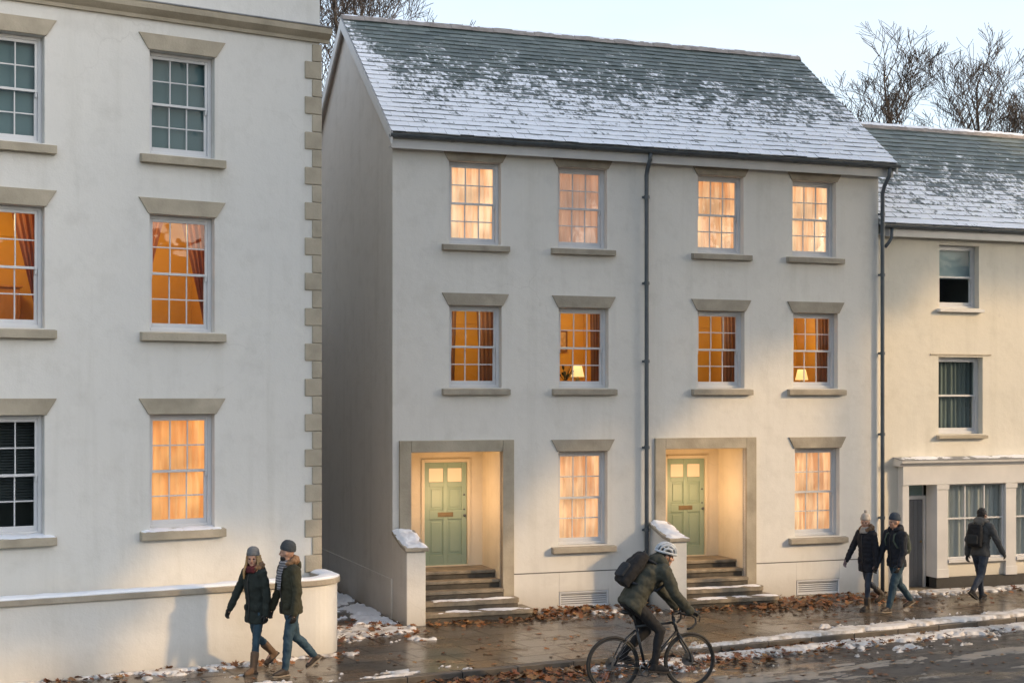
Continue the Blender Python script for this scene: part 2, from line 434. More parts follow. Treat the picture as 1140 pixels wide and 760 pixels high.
def sheer(H, x0, x1, z0, z1, mat, label, y=.33, seed=0, gap=None):
    rnd = random.Random(seed)
    w, h = x1 - x0 + .1, z1 - z0 + .05
    mb = MB(); nx = 90; ph = rnd.uniform(0, 6); ph2 = rnd.uniform(0, 6)
    zs = [0, .3 * h, .65 * h, h]
    for j, z in enumerate(zs):
        for i in range(nx + 1):
            t = i / nx * w
            d = .022 * math.sin(t * 52 + ph + .5 * math.sin(t * 7 + z)) + .012 * math.sin(t * 23 + ph2 + z * .4)
            mb.v.append((t - w / 2, d, z))
    for j in range(3):
        for i in range(nx):
            if gap and gap[0] < i / nx < gap[1] and j < 1: continue
            a = j * (nx + 1) + i
            mb.f.append([a, a + 1, a + nx + 2, a + nx + 1]); mb.m.append(0)
    o = mb.build('curtain', mat, smooth=True)
    put(o, H, (x0 + x1) / 2, y, z0 - .02)
    tag(o, label, 'curtain', 'curtains in the windows')

def drape(H, xo, xi_top, xi_bot, z0, z1, mat, label, y=.34, tie=.22):
    """a curtain panel hanging from xo (outer edge) towards xi at the top, drawn in to xi_bot below"""
    mb = MB(); nx, nz = 40, 14; h = z1 - z0
    for j in range(nz + 1):
        t = j / nz
        k = max(0, (t - tie) / (1 - tie)); k = k ** 1.1
        xi = xi_bot + (xi_top - xi_bot) * k
        for i in range(nx + 1):
            s = i / nx
            x = xo + (xi - xo) * s
            mb.v.append((x - xo, .028 * math.sin(s * 26 + .6 * math.sin(t * 3)), t * h))
    for j in range(nz):
        for i in range(nx):
            a = j * (nx + 1) + i
            mb.f.append([a, a + 1, a + nx + 2, a + nx + 1]); mb.m.append(0)
    o = mb.build('curtain', mat, smooth=True)
    put(o, H, xo, y, z0)
    tag(o, label, 'curtain', 'curtains in the windows')

LIGHTS = []
def lamp(name, loc, power, color, size=.15):
    L = bpy.data.lights.new(name, 'POINT'); L.energy = power * KE; L.color = color; L.shadow_soft_size = size
    o = bpy.data.objects.new(name, L); col.objects.link(o); o.location = loc
    return o

def slates(H, parent, x0, x1, y0, z0, y1, z1, mat, rows, wid=.25, seed=1, back=True):
    """courses of overlapping slates from the eave (y0,z0) up to the ridge (y1,z1)"""
    rnd = random.Random(seed)
    L = math.hypot(y1 - y0, z1 - z0); dy, dz = (y1 - y0) / L, (z1 - z0) / L
    ny, nz = -dz, dy
    vs = []; fs = []; uvs = []; ms = []
    def P(x, s, h): return (x, y0 + dy * s + ny * h, z0 + dz * s + nz * h)
    ex = L / rows
    for r in range(rows):
        s0 = r * ex - (.0 if r else .03); s1 = min((r + 1) * ex + .04, L)
        off = (r % 2) * wid * .5
        x = x0 - off
        while x < x1 - .02:
            a = max(x, x0) + .002; b = min(x + wid, x1) - .002
            x += wid
            if b - a < .03: continue
            j = rnd.uniform(-.003, .005); js = rnd.uniform(-.008, .008); th = .016
            n = len(vs)
            h0 = .026 + j; h1 = .006
            k = rnd.uniform(-.004, .004)
            vs += [P(a, s0 + js, h0 + k), P(b, s0 + js + k, h0 - k), P(b, s1, h1), P(a, s1, h1), P(a, s0 + js, h0 - th + k), P(b, s0 + js + k, h0 - th - k)]
            fl = [(0, 1, 2, 3), (4, 5, 1, 0), (4, 0, 3), (1, 5, 2)]
            u = lambda i: ((a if i in (0, 3, 4) else b) - x0, ((r + .04) if i in (0, 1, 4, 5) else (r + .999)) / rows)
            for q_, f in enumerate(fl):
                fs.append([n + i for i in f]); uvs += [u(i) for i in f]; ms.append(0 if q_ == 0 or rnd.random() < .5 else 1)
    me = bpy.data.meshes.new('roof'); me.from_pydata(vs, [], fs)
    ul = me.uv_layers.new(name='UVMap')
    for i, c in enumerate(uvs): ul.data[i].uv = c
    me.materials.append(mat); me.materials.append(SLATE_EDGE); me.polygons.foreach_set('material_index', ms); me.update()
    o = bpy.data.objects.new('roof', me); col.objects.link(o); o.parent = parent
    return o

def gutter(H, name, x0, x1, y, z, r=.06):
    mb = MB(); pts = []
    prof = []
    for i in range(9):
        t = math.pi + math.pi * i / 8
        prof.append((y + r * math.cos(t), z + r * math.sin(t)))
    for i in range(9):
        t = 2 * math.pi - math.pi * i / 8
        prof.append((y + (r - .012) * math.cos(t), z + (r - .012) * math.sin(t)))
    mb.prism_x(prof, x0, x1)
    for k in range(1, int((x1 - x0) / 1.15)):
        x = x0 + k * 1.15
        pr = [(y + (r + .007) * math.cos(math.pi + math.pi * i / 8), z + (r + .007) * math.sin(math.pi + math.pi * i / 8)) for i in range(9)]
        pr += [(y + (r + .001) * math.cos(2 * math.pi - math.pi * i / 8), z + (r + .001) * math.sin(2 * math.pi - math.pi * i / 8)) for i in range(9)]
        mb.prism_x(pr, x - .03, x + .03)
    return mb.build('gutter', IRON, H.e, smooth=False)

def drainpipe(H, pts, r=.038, brackets=()):
    mb = MB(); mb.tube(pts, r, 12)
    p = mb.build('drainpipe', IRON, H.e, smooth=True)
    for (x, y, z) in brackets:
        b = MB(); b.tube([(x, y, z - .03), (x, y, z + .03)], r + .012, 12); b.box(x - .075, x + .075, y + .03, y + .05, z - .02, z + .02)
        b.box(x - .012, x + .012, y, -.001, z - .012, z + .012)
        b.build('bracket', IRON, p)
    return p

# ---- main house ---------------------------------------------------
M = House((-2.0953, 25.837, 0), 20)
tag(M.e, 'three storey cream rendered house with two sage green front doors and a snowy slate roof', 'house')
W = 9.97; D = 6.9; EZ = 8.50; RY = 3.45; RZ = 11.35
top = [(1.04, 2.02), (3.12, 4.10), (5.97, 6.95), (8.02, 9.00)]
mid = [(1.04, 2.03), (3.14, 4.13), (5.97, 6.97), (8.04, 9.04)]
gnd = [(3.13, 4.11), (8.07, 9.08)]
ZT, ZM, ZG = (6.62, 8.09), (4.055, 5.52), (1.17, 2.89)
PX = [(.33, 2.04), (5.28, 6.99)]; PTOP = 2.91; PD = 1.09
vents = [(3.14, 4.12), (8.10, 9.06)]
holes = [(a, b, *ZT) for a, b in top] + [(a, b, *ZM) for a, b in mid] + [(a, b, *ZG) for a, b in gnd]
holes += [(a, b, 0.0, PTOP, PD) for a, b in PX]
holes += [(a, b, .04, .33, .12) for a, b in vents]
mb = MB()
wall_face(mb, 0, W, -.05, 8.45, holes)
def gable(x):
    ys, zt = (0, RY, D), None
    mb.add([(x, 0, -.05), (x, D, -.05), (x, D, 8.45), (x, RY, RZ - .08), (x, 0, 8.45)], [(0, 1, 2, 3, 4)])
gable(0); gable(W)
mb.add([(0, D, -.05), (W, D, -.05), (W, D, 8.45), (0, D, 8.45)], [(0, 1, 2, 3)])
mb.keepn = True
mb.build('wall', PLASTER, M.e)
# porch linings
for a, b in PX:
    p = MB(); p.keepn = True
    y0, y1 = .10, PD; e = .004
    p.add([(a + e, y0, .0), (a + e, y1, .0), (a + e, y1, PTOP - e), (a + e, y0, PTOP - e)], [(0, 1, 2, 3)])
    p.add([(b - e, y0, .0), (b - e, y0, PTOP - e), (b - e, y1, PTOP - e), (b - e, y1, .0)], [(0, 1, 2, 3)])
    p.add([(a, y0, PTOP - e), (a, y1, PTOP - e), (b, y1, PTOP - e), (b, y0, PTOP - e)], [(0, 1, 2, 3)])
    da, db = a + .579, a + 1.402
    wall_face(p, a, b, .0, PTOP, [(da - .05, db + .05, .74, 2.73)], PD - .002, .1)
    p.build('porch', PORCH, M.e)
# stone door surrounds
for a, b in PX:
    s = MB()
    s.prism_y([(a - .215, -.02), (a, -.02), (a, 3.12), (a - .215, 3.12)], -.05, .1)
    s.prism_y([(b, -.02), (b + .215, -.02), (b + .215, 3.12), (b, 3.12)], -.05, .1)
    s.prism_y([(a + .0015, PTOP), (b - .0015, PTOP), (b - .0015, 3.12), (a + .0015, 3.12)], -.05, .1)
    s.build('door_surround', STONE, M.e, bevel=.008)
# front doors
for k, (a, b) in enumerate(PX):
    x0, x1 = a + .579, a + 1.402; z0, z1 = .765, 2.675; y = PD + .02
    fr = MB(); frame4(fr, x0 - .065, x1 + .065, z0 - .02, z1 + .065, PD - .03, PD + .07, .06, .06, .03, .06)
    d = MB(); st = .095; cx = (x0 + x1) / 2; hh = z1 - z0
    d.box(x0, x0 + st, y, y + .05, z0, z1); d.box(x1 - st, x1, y, y + .05, z0, z1); d.box(cx - .045, cx + .045, y, y + .05, z0, z1)
    rails = [(z0, z0 + .20), (z0 + .86, z0 + 1.03), (z0 + 1.46, z0 + 1.55), (z1 - .11, z1)]
    for (ra, rb) in rails:
        d.box(x0 + st, cx - .045, y, y + .05, ra, rb); d.box(cx + .045, x1 - st, y, y + .05, ra, rb)
    dg = MB()
    for i in range(3):
        pa, pb = rails[i][1], rails[i + 1][0]
        for (xa, xb) in ((x0 + st, cx - .045), (cx + .045, x1 - st)):
            if i < 2:
                d.box(xa, xb, y + .026, y + .04, pa, pb)
                d.box(xa + .045, xb - .045, y + .012, y + .027, pa + .05, pb - .05)
            else:
                dg.box(xa, xb, y + .02, y + .03, pa, pb)
    do = d.build('front_door', GREEN, M.e, bevel=.006)
    fr.build('door_frame', CREAM, do, bevel=.006)
    dg.build('door_glass', DOORGLASS, do)
    lb = MB(); lz = z0 + .945
    lb.box(cx - .15, cx + .15, y - .008, y + .002, lz - .042, lz + .042); lb.box(cx - .115, cx + .115, y - .014, y - .007, lz - .022, lz + .022)
    lb.build('letterbox', BRASS, do, bevel=.003)
    kb = MB()
    for zz, rr in ((lz + .36, .018), (lz + .09, .016)):
        kb = MB(); kb.tube([(x1 - .05, y + .002, zz), (x1 - .05, y - .012, zz)], rr, 12)
        kb.build('door_lock', IRON, do)
    kb = MB(); kb.ell((x1 - .05, y - .04, lz - .02), (.028, .022, .028)); kb.tube([(x1 - .05, y - .03, lz - .02), (x1 - .05, y + .002, lz - .02)], .012, 8)
    kb.build('handle', IRON, do, smooth=True)
    # little round porch ceiling lamp
    pl = MB(); px, py = (a + b) / 2 + .35, .62
    pl.tube([(px, py, PTOP - .014), (px, py, PTOP - .005)], .075, 16)
    plo = pl.build('porch_lamp', WHITE, M.e)
    bl = MB(); bl.ell((px, py, PTOP - .015), (.06, .06, .008)); bl.build('bulb', BULB, plo, smooth=True)
    lamp('porch_light', M.w((a + b) / 2 + .1, .50, 2.05), 18, (1, .58, .29), .25)
    # steps: three between the jambs, two wrapping out in front
    fronts = [-.72, -.42, -.15, .08, .33]; zt = [.155, .31, .46, .61, .755]
    for i in range(5):
        s = MB(); y0 = fronts[i]; y1 = (PD if i == 4 else fronts[i + 1] + .06); zb = zt[i] - .155
        if i < 2:
            xr = b + (.37 if i == 0 else .21); r = .13
            pts = [(a + .012, y0), (xr - r, y0)] + [(xr - r + r * math.sin(t), y0 + r - r * math.cos(t)) for t in (.4, .8, 1.2, 1.57)] + [(xr, -.055), (b + .01, -.055), (b - .01, -.052), (b - .01, y1 + .04), (a + .012, y1 + .04)]
            if i == 0: pts = [(x, y) for x, y in pts if y < -.04] ; 
            if i == 0: pts = [(a + .012, y0), (xr - r, y0)] + [(xr - r + r * math.sin(t), y0 + r - r * math.cos(t)) for t in (.4, .8, 1.2, 1.57)] + [(xr, -.055), (a + .012, -.055)]
            s.prism_z(pts, zt[i] - .075, zt[i])
            q = [(px_, py_ + .03) if py_ < -.2 else (px_, py_) for px_, py_ in pts]
            q = [(min(px_, xr - .03), py_) for px_, py_ in q]
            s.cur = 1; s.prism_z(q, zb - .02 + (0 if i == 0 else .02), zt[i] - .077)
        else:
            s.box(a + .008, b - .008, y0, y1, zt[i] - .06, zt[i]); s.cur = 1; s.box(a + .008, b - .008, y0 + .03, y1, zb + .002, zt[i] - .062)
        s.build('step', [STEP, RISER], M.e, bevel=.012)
    # side wall of the steps with a sloping stone coping
    xw0, xw1 = a - .33, a + .007
    s = MB(); s.prism_x([(-.90, -.05), (-.003, -.05), (-.003, 1.49), (-.62, 1.31), (-.90, 1.26)], xw0 + .0, xw1)
    so = s.build('step_wall', PLASTER, M.e, bevel=.01)
    c = MB(); c.prism_x([(-.95, 1.262), (-.62, 1.314), (-.055, 1.49), (-.055, 1.56), (-.62, 1.375), (-.95, 1.325)], xw0 - .035, xw1 + .045)
    c.build('coping', STONE_G, so, bevel=.012)
# plinth joint: a shallow band proud of the wall
for (xa, xb) in ((2.258, 5.06 - .12), (7.21, W)):
    p = MB()
    segs = [v for v in vents if xa < v[0] < xb]
    v0, v1 = segs[0]
    p.box(xa, v0 - .004, -.022, -.0015, -.05, .68); p.box(v1 + .004, xb, -.022, -.0015, -.05, .68); p.box(v0 - .004, v1 + .004, -.022, -.0015, .334, .68)
    p.build('plinth', PLASTER, M.e, bevel=.006)
    l = MB(); l.box(xa, xb, -.012, -.001, .682, .70); l.build('plinth_joint', LINE, M.e)
p = MB(); p.box(-.022, -.0015, .0, D, -.05, .70); p.build('plinth', PLASTER, M.e, bevel=.006)
# louvred air vents
for a, b in vents:
    v = MB(); frame4(v, a + .003, b - .003, .043, .327, -.03, .03, .03, .03, .03, .03)
    vo = v.build('air_vent', WHITE, M.e, bevel=.004)
    l = MB()
    for i in range(6):
        z = .088 + i * .040
        l.prism_x([(-.012, z - .014), (-.008, z - .014), (.026, z + .012), (.022, z + .012)], a + .035, b - .035)
    l.build('louvre', WHITE, vo)
    k = MB(); k.box(a + .01, b - .01, .06, .07, .05, .32); k.build('backing', BLACK, vo)
# windows
for i, (a, b) in enumerate(top): sash_window(M, a, b, *ZT, sill_mat=STONE_G, lint_top=8.245)
for i, (a, b) in enumerate(mid): sash_window(M, a, b, *ZM)
for i, (a, b) in enumerate(gnd): sash_window(M, a, b, *ZG)
for a, b in top: room(M, a, b, *ZT, ROOMWALL_B, d=2.0) if False else None
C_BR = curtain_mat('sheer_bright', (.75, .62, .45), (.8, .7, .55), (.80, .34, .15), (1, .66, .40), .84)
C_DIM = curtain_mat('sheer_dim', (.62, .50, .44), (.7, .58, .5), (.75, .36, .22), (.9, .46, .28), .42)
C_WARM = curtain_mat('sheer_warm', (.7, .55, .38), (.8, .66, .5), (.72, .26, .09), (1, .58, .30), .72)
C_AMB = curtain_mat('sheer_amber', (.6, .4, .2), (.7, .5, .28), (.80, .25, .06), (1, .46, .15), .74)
C_GREY = curtain_mat('net_grey', (.62, .65, .64), (.80, .81, .79), (0, 0, 0), (0, 0, 0), 0)
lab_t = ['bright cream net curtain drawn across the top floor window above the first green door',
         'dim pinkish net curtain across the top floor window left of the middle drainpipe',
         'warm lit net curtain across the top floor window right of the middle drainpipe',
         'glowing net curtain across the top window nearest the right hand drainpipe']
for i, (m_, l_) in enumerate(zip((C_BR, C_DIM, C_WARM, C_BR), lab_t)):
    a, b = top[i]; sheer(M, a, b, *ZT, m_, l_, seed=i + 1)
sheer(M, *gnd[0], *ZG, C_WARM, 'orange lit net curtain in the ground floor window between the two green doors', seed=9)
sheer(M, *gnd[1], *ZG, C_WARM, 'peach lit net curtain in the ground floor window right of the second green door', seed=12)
for i, (a, b) in enumerate(mid):
    room(M, a, b, *ZM, ROOMWALL_B if i in (0, 2) else ROOMWALL)
    lamp('room_light', M.w((a + b) / 2 + .1, 1.1, ZM[1] - .05), (26, 30, 29, 31)[i], (1, .68, .27), .12)
a, b = mid[0]
drape(M, a - .02, a + .26, a + .22, ZM[0] - .03, ZM[1] + .03, DRAPE_G, 'dark curtain at the left side of the middle window above the first green door')
drape(M, b + .02, b - .36, b - .30, ZM[0] - .03, ZM[1] + .03, DRAPE_G, 'dark curtain at the right side of the middle window above the first green door')
a, b = mid[1]
drape(M, b + .02, b - .22, b - .20, ZM[0] - .03, ZM[1] + .03, DRAPE_G, 'dark curtain beside the lit table lamp in the window left of the middle drainpipe')
a, b = mid[2]
drape(M, b + .02, b - .32, b - .28, ZM[0] - .03, ZM[1] + .03, DRAPE_G, 'brown curtain in the middle floor window just above the second green door')
a, b = mid[3]
drape(M, b + .02, b - .30, b - .26, ZM[0] - .03, ZM[1] + .03, DRAPE_G, 'brown curtain in the middle floor window nearest the right hand drainpipe')

def table_lamp(H, x, y, z, label):
    e = empty('table_lamp', H.w(x, y, z), H.a); tag(e, label, 'lamp', 'table lamps seen through windows')
    m_ = MB(); m_.tube([(0, 0, 0), (0, 0, .02), (0, 0, .05), (0, 0, .12), (0, 0, .2)], [.06, .06, .03, .045, .015], 14); m_.build('lamp_base', BRASS, e, smooth=True)
    m_ = MB(); m_.tube([(0, 0, .19), (0, 0, .40)], [.13, .08], 18); m_.build('lamp_shade', LAMPSHADE, e, smooth=True)
def side_table(H, x, y, z0, z1, label, w=.5):
    e = empty('side_table', H.w(x, y, z0), H.a); tag(e, label, 'table', 'small tables seen through windows')
    h = z1 - z0
    m_ = MB(); m_.box(-w / 2, w / 2, -.2, .2, h - .03, h); m_.build('table_top', WOOD, e, bevel=.006)
    for sx in (-1, 1):
        for sy in (-1, 1):
            m_ = MB(); m_.box(sx * (w / 2 - .03) - .02, sx * (w / 2 - .03) + .02, sy * .17 - .02, sy * .17 + .02, 0, h - .031); m_.build('leg', WOOD, e)
def picture(H, x, y, z, w, h, mat, label):
    e = empty('picture', H.w(x, y, z), H.a); tag(e, label, 'picture', 'framed pictures on the lit room walls')
    m_ = MB(); frame4(m_, -w / 2, w / 2, -h / 2, h / 2, -.03, 0, .03, .03, .03, .03); m_.build('picture_frame', WOOD, e)
    m_ = MB(); m_.box(-w / 2 + .03, w / 2 - .03, -.012, -.004, -h / 2 + .03, h / 2 - .03); m_.build('print', mat, e)
ART1 = surf('brown_print', (.20, .10, .05), (.75, .55, .33), 7, .6, 0, 20)
ART2 = surf('pink_print', (.75, .50, .36), (.80, .66, .52), 6, .6, 0, 20)
FZ = ZM[0] - .55
side_table(M, mid[1][1] - .30, .75, FZ, ZM[0] + .02, 'small wooden table under the lamp in the window left of the middle drainpipe')
table_lamp(M, mid[1][1] - .32, .72, ZM[0] + .022, 'lit table lamp in the middle floor window left of the middle drainpipe')
side_table(M, mid[3][0] + .62, .75, FZ, ZM[0] - .02, 'small wooden table under the lamp in the window nearest the right hand drainpipe')
table_lamp(M, mid[3][0] + .62, .72, ZM[0] - .018, 'lit table lamp in the middle floor window nearest the right hand drainpipe')
picture(M, mid[1][0] + .95, 2.36, ZM[0] + .95, .34, .42, ART1, 'dark framed picture on the lit wall left of the middle drainpipe')
picture(M, mid[3][0] + .95, 2.36, ZM[0] + .92, .42, .34, ART2, 'pale pink framed picture on the lit wall nearest the right hand drainpipe')
picture(M, mid[3][0] + .95, 2.36, ZM[0] + .50, .40, .26, ART1, 'brown framed picture hung below the pale pink picture')
# a leafy houseplant beside the lamp
pl = empty('houseplant', M.w(mid[1][0] + .42, .72, ZM[0] + .022), M.a); tag(pl, 'dark leafy houseplant silhouetted beside the lit lamp in a middle floor window', 'plant')
side_table(M, mid[1][0] + .30, .72, FZ, ZM[0] + .018, 'small wooden stand under the houseplant in the lit middle floor window', .4)
PLANT = surf('dark_leaf', (.02, .03, .012), (.05, .06, .02), 6, .6, 0, 20)
m_ = MB(); m_.tube([(0, 0, 0), (0, 0, .12)], [.05, .07], 12); m_.build('pot', WOOD, pl, smooth=True)
m_ = MB(); rr = random.Random(4)
for i in range(16):
    t = rr.uniform(0, 6.28); l = rr.uniform(.12, .34); el = rr.uniform(.5, 1.4)
    d_ = V((math.cos(t) * math.cos(el), math.sin(t) * math.cos(el) * .6, math.sin(el))); c0 = V((0, 0, .1)); c1 = c0 + d_ * l
    m_.tube([c0, c0 + d_ * l * .6, c1], [.005, .005, .003], 5); m_.ell(c1, (.05, .03, .012), d_, V((-d_.y, d_.x, 0)).normalized(), V((0, 0, 1)))
m_.build('foliage', PLANT, pl, smooth=True)

# roof, ridge, boards, gutter
SL1 = slate_mat('snowy_slate', 1.14, 26, 10.3)
XL, XR = -.10, W + .24
slates(M, M.e, XL, XR, -.28, EZ, RY, RZ + .02, SL1, 26, seed=3)
slates(M, M.e, XL, XR, D + .28, EZ, RY, RZ + .02, SL1, 26, seed=4)
u = MB(); u.prism_x([(-.26, EZ - .03), (RY, RZ - .02), (D + .26, EZ - .03), (D + .26, EZ - .09), (RY, RZ - .075), (-.26, EZ - .09)], XL + .01, XR - .01)
u.build('roof_deck', BOARD, M.e)
rd = MB(); k = 23; Lr = (XR - XL) / k
for i in range(k):
    x = XL + i * Lr; prof = []
    hh = RZ + .02 + (.006 if i % 2 else 0)
    prof = [(RY - .16, hh - .075), (RY - .10, hh + .005), (RY, hh + .06), (RY + .10, hh + .005), (RY + .16, hh - .075), (RY, hh - .03)]
    rd.prism_x(prof, x, x + Lr - .004)
rd.build('ridge', surf('ridge_tile', (.20, .17, .15), (.36, .33, .31), 5, .8, .2, 30), M.e)
for sgn, xb in ((-1, XL), (1, XR)):
    for f in (0, 1):
        bb = MB(); ys = (-.30, RY) if f == 0 else (D + .30, RY)
        z_e, z_r = EZ - .015, RZ + .0
        x0, x1 = (xb - .012, xb + .022) if sgn < 0 else (xb - .022, xb + .012)
        bb.prism_x([(ys[0], z_e - .21), (ys[0], z_e), (ys[1] + (-.001 if f == 0 else .001), z_r), (ys[1] + (-.001 if f == 0 else .001), z_r - .23)], x0, x1)
        bb.build('bargeboard', BOARD, M.e)
fb = MB(); fb.box(XL + .024, XR - .024, -.20, -.17, 8.22, 8.43); fb.box(XL + .024, XR - .024, -.168, -.001, 8.255, 8.275)
fb.build('fascia', BOARD, M.e, bevel=.005)
gutter(M, 'gutter', XL - .02, XR + .06, -.275, EZ - .045, .066)
px = 4.86
drainpipe(M, [(px, -.27, 8.40), (px, -.25, 8.28), (px, -.14, 8.12), (px, -.10, 8.0), (px, -.10, 7.8)] + [(px, -.10, z) for z in (6, 4, 2, .04)], .04,
          [(px, -.10, z) for z in (7.6, 6.0, 4.55, 2.95, 1.42)])
px = 10.03
drainpipe(M, [(px + .02, -.27, 8.40), (px + .02, -.26, 8.24), (px - .02, -.15, 8.05), (px - .03, -.10, 7.9)] + [(px - .03, -.10, z) for z in (7, 5, 3, .04)], .04,
          [(px - .03, -.10, z) for z in (7.5, 6.3, 4.75, 3.15, 1.5)])

# ---- left house ---------------------------------------------------
Lh = House((-3.037, 23.275, 0), 32.1)
tag(Lh.e, 'tall pale house with stone quoins up its corner and a moulded cornice', 'house')
lx = [(-2.75, -1.74), (-5.29, -4.28), (-7.83, -6.82)]
LZ = [(7.50, 9.03), (4.87, 6.60), (1.925, 3.63)]
holes = [(a, b, *z) for a, b in lx for z in LZ]
mb = MB(); mb.keepn = True
wall_face(mb, -10, 0, -.05, 11.6, holes)
mb.add([(-10, 0, -.05), (-10, 9, -.05), (-10, 9, 11.6), (-10, 0, 11.6)], [(0, 1, 2, 3)])
mb.add([(-10, 9, -.05), (0, 9, -.05), (0, 9, 11.6), (-10, 9, 11.6)], [(0, 1, 2, 3)])
mb.build('wall', PLASTER_L, Lh.e)
ALLEY_SHADE = surf('alley_shade_stone', (.32, .28, .23), (.54, .48, .40), 5, .9, .6, 14, bdist=.03)  # stone tone chosen dark to keep the alley in shade
m_ = MB(); m_.box(-.25, 0, .003, 15, -.05, 11.598); m_.build('side_wall', ALLEY_SHADE, Lh.e)  # unseen wall, run back past the house to shade the alley
m_ = MB(); m_.box(.003, 6.5, 10.2, 15, -.05, 6.0); m_.build('alley_shade_block', ALLEY_SHADE, Lh.e)  # unseen block added to cut sky light reaching the alley
m_ = MB(); m_.box(-10, 0, .0, 9, 11.602, 11.75); m_.build('parapet_coping', STONE_G, Lh.e, bevel=.01)
for (a, b) in lx:
    for z in LZ: sash_window(Lh, a, b, *z, sill_mat=STONE, lint_h=.24, lint_over=.15, sill_h=.15, sill_over=.15, glass=GLASS_D if z in (LZ[0],) or (z == LZ[2] and a < -3) else GLASS)
q = MB()
z = 9.44; i = 0
while z > .3:
    w_ = .26 if i % 2 else .135
    qb = MB(); qb.box(-w_, .028, -.028, (.12 if i % 2 else .24), z - .272, z); qb.build('quoin', STONE, Lh.e, bevel=.014)
    z -= .277; i += 1
cprof = [(0, 9.47), (-.05, 9.47), (-.06, 9.52), (-.10, 9.55), (-.16, 9.60), (-.17, 9.66), (-.17, 9.69), (0, 9.72)]
m_ = MB(); m_.prism_x([(y - .0, z) for y, z in cprof], -10, .14); m_.build('cornice', STONE, Lh.e)
m_ = MB(); m_.prism_x([(-.185, 9.692), (-.001, 9.723), (-.001, 9.735), (-.185, 9.71)], -10, .15); m_.build('flashing', LEAD, Lh.e)
for k, (a, b) in enumerate(lx):
    room(Lh, a, b, *LZ[0], DARKROOM); room(Lh, a, b, *LZ[1], ROOMWALL); room(Lh, a, b, *LZ[2], DARKROOM)
    if k < 2: lamp('room_light', Lh.w((a + b) / 2 - .1, 1.1, LZ[1][1] - .1), 30, (1, .68, .26), .14)
BLIND = surf('sky_tinted_blind', (.125, .185, .205), (.155, .22, .24), 2, .8, 0, 20)  # teal of sky mirrored in the panes is put into the blind's colour
for k, nm in enumerate(('blind tinted like reflected sky behind the top window nearest the stone quoins', 'blind tinted like reflected sky behind the top window cut by the left edge')):
    a, b = lx[k]
    m_ = MB(); m_.box(-.55, .55, 0, .006, 0, 1.5); m_.box(-.55, .55, -.012, .018, -.03, -.001)
    o = m_.build('blind', BLIND); put(o, Lh, (a + b) / 2, .275, LZ[0][0] + .02); tag(o, nm, 'blind', 'blinds in the upper windows')
a, b = lx[0]
drape(Lh, a - .02, a + .36, a + .02, LZ[1][0] - .25, LZ[1][1] + .03, DRAPE, 'russet curtain tied back at the left of the lit window nearest the stone quoins', tie=.30)
drape(Lh, b + .02, b - .42, b - .04, LZ[1][0] - .25, LZ[1][1] + .03, DRAPE, 'russet curtain tied back at the right of the lit window nearest the stone quoins', tie=.18)
a, b = lx[1]
drape(Lh, b + .02, b - .40, b - .03, LZ[1][0] - .25, LZ[1][1] + .03, DRAPE, 'russet curtain tied back in the lit window cut by the left edge of the photo', tie=.22)
drape(Lh, a - .02, a + .40, a + .03, LZ[1][0] - .25, LZ[1][1] + .03, DRAPE, 'russet curtain hanging just beyond the left edge of the photo', tie=.22)
sheer(Lh, *lx[0], *LZ[2], C_AMB, 'amber lit curtain drawn across the ground floor window behind the garden wall', seed=21)
# a wooden sideboard glimpsed in the left room
e = empty('sideboard', Lh.w(lx[1][1] - .42, 1.95, LZ[1][0] - .55), Lh.a); tag(e, 'honey wood cupboard against the wall in the lit window cut by the left edge', 'cupboard')
HONEY = surf('honey_wood', (.42, .20, .06), (.55, .29, .10), 5, .5, .1, 30, stretch=(1, 1, .3))
m_ = MB(); m_.box(-.55, .55, 0, .4, 0, 1.25); m_.box(-.59, .59, -.03, .41, 1.252, 1.29); m_.build('carcass', HONEY, e, bevel=.008)
for sx in (-1, 1):
    m_ = MB(); m_.box(sx * .27 - .24, sx * .27 + .24, -.022, -.002, .1, 1.18); d_ = m_.build('door', HONEY, e, bevel=.01)
    m_ = MB(); m_.ell((-sx * .0 + sx * .06, -.035, .7), (.018, .018, .018)); m_.build('knob', BRASS, d_, smooth=True)
# dark ground floor room by the left edge: half lowered slatted blind
m_ = MB()
for i in range(30): m_.prism_x([(-.012, i * .04), (.012, i * .04 + .018), (.012, i * .04 + .02), (-.012, i * .04 + .002)], -.55, .55)
o = m_.build('blind', surf('dark_slats', (.05, .055, .06), (.09, .095, .10), 2, .5, 0, 20)); put(o, Lh, (lx[1][0] + lx[1][1]) / 2, .36, LZ[2][0] + .45); tag(o, 'dark slatted blind half lowered in the unlit ground floor window by the left edge', 'blind', 'blinds in the lower windows')

# ---- right house with shopfront -----------------------------------
Rh = House((7.4585, 29.4747, 0), 20)
tag(Rh.e, 'lower cream house with a panelled shopfront and a grey side door', 'house')
x0, x1 = -.235, 9.0; EZ2 = 7.36; RZ2 = 10.0
rw = [(1.30, 2.27, 5.70, 6.98), (1.28, 2.36, 3.13, 4.70), (4.05, 5.02, 5.70, 6.98), (3.62, 4.70, 3.13, 4.70)]
SKYPANEL = surf('reflected_sky_panel', (.46, .54, .60), (.52, .60, .65), 2, .8, 0, 20)  # tone stands for sky reflected in the upper sash
C_DARK = curtain_mat('dim_net', (.17, .19, .19), (.26, .28, .275), (0, 0, 0), (0, 0, 0), 0, 5)
mb = MB(); mb.keepn = True
wall_face(mb, x0, x1, -.05, 7.3, rw + [(.40, 8.5, .0, 2.12, .9)])
for xx in (x0, x1): mb.add([(xx, 0, -.05), (xx, D, -.05), (xx, D, 7.3), (xx, RY, RZ2 - .08), (xx, 0, 7.3)], [(0, 1, 2, 3, 4)])
mb.add([(x0, D, -.05), (x1, D, -.05), (x1, D, 7.3), (x0, D, 7.3)], [(0, 1, 2, 3)])
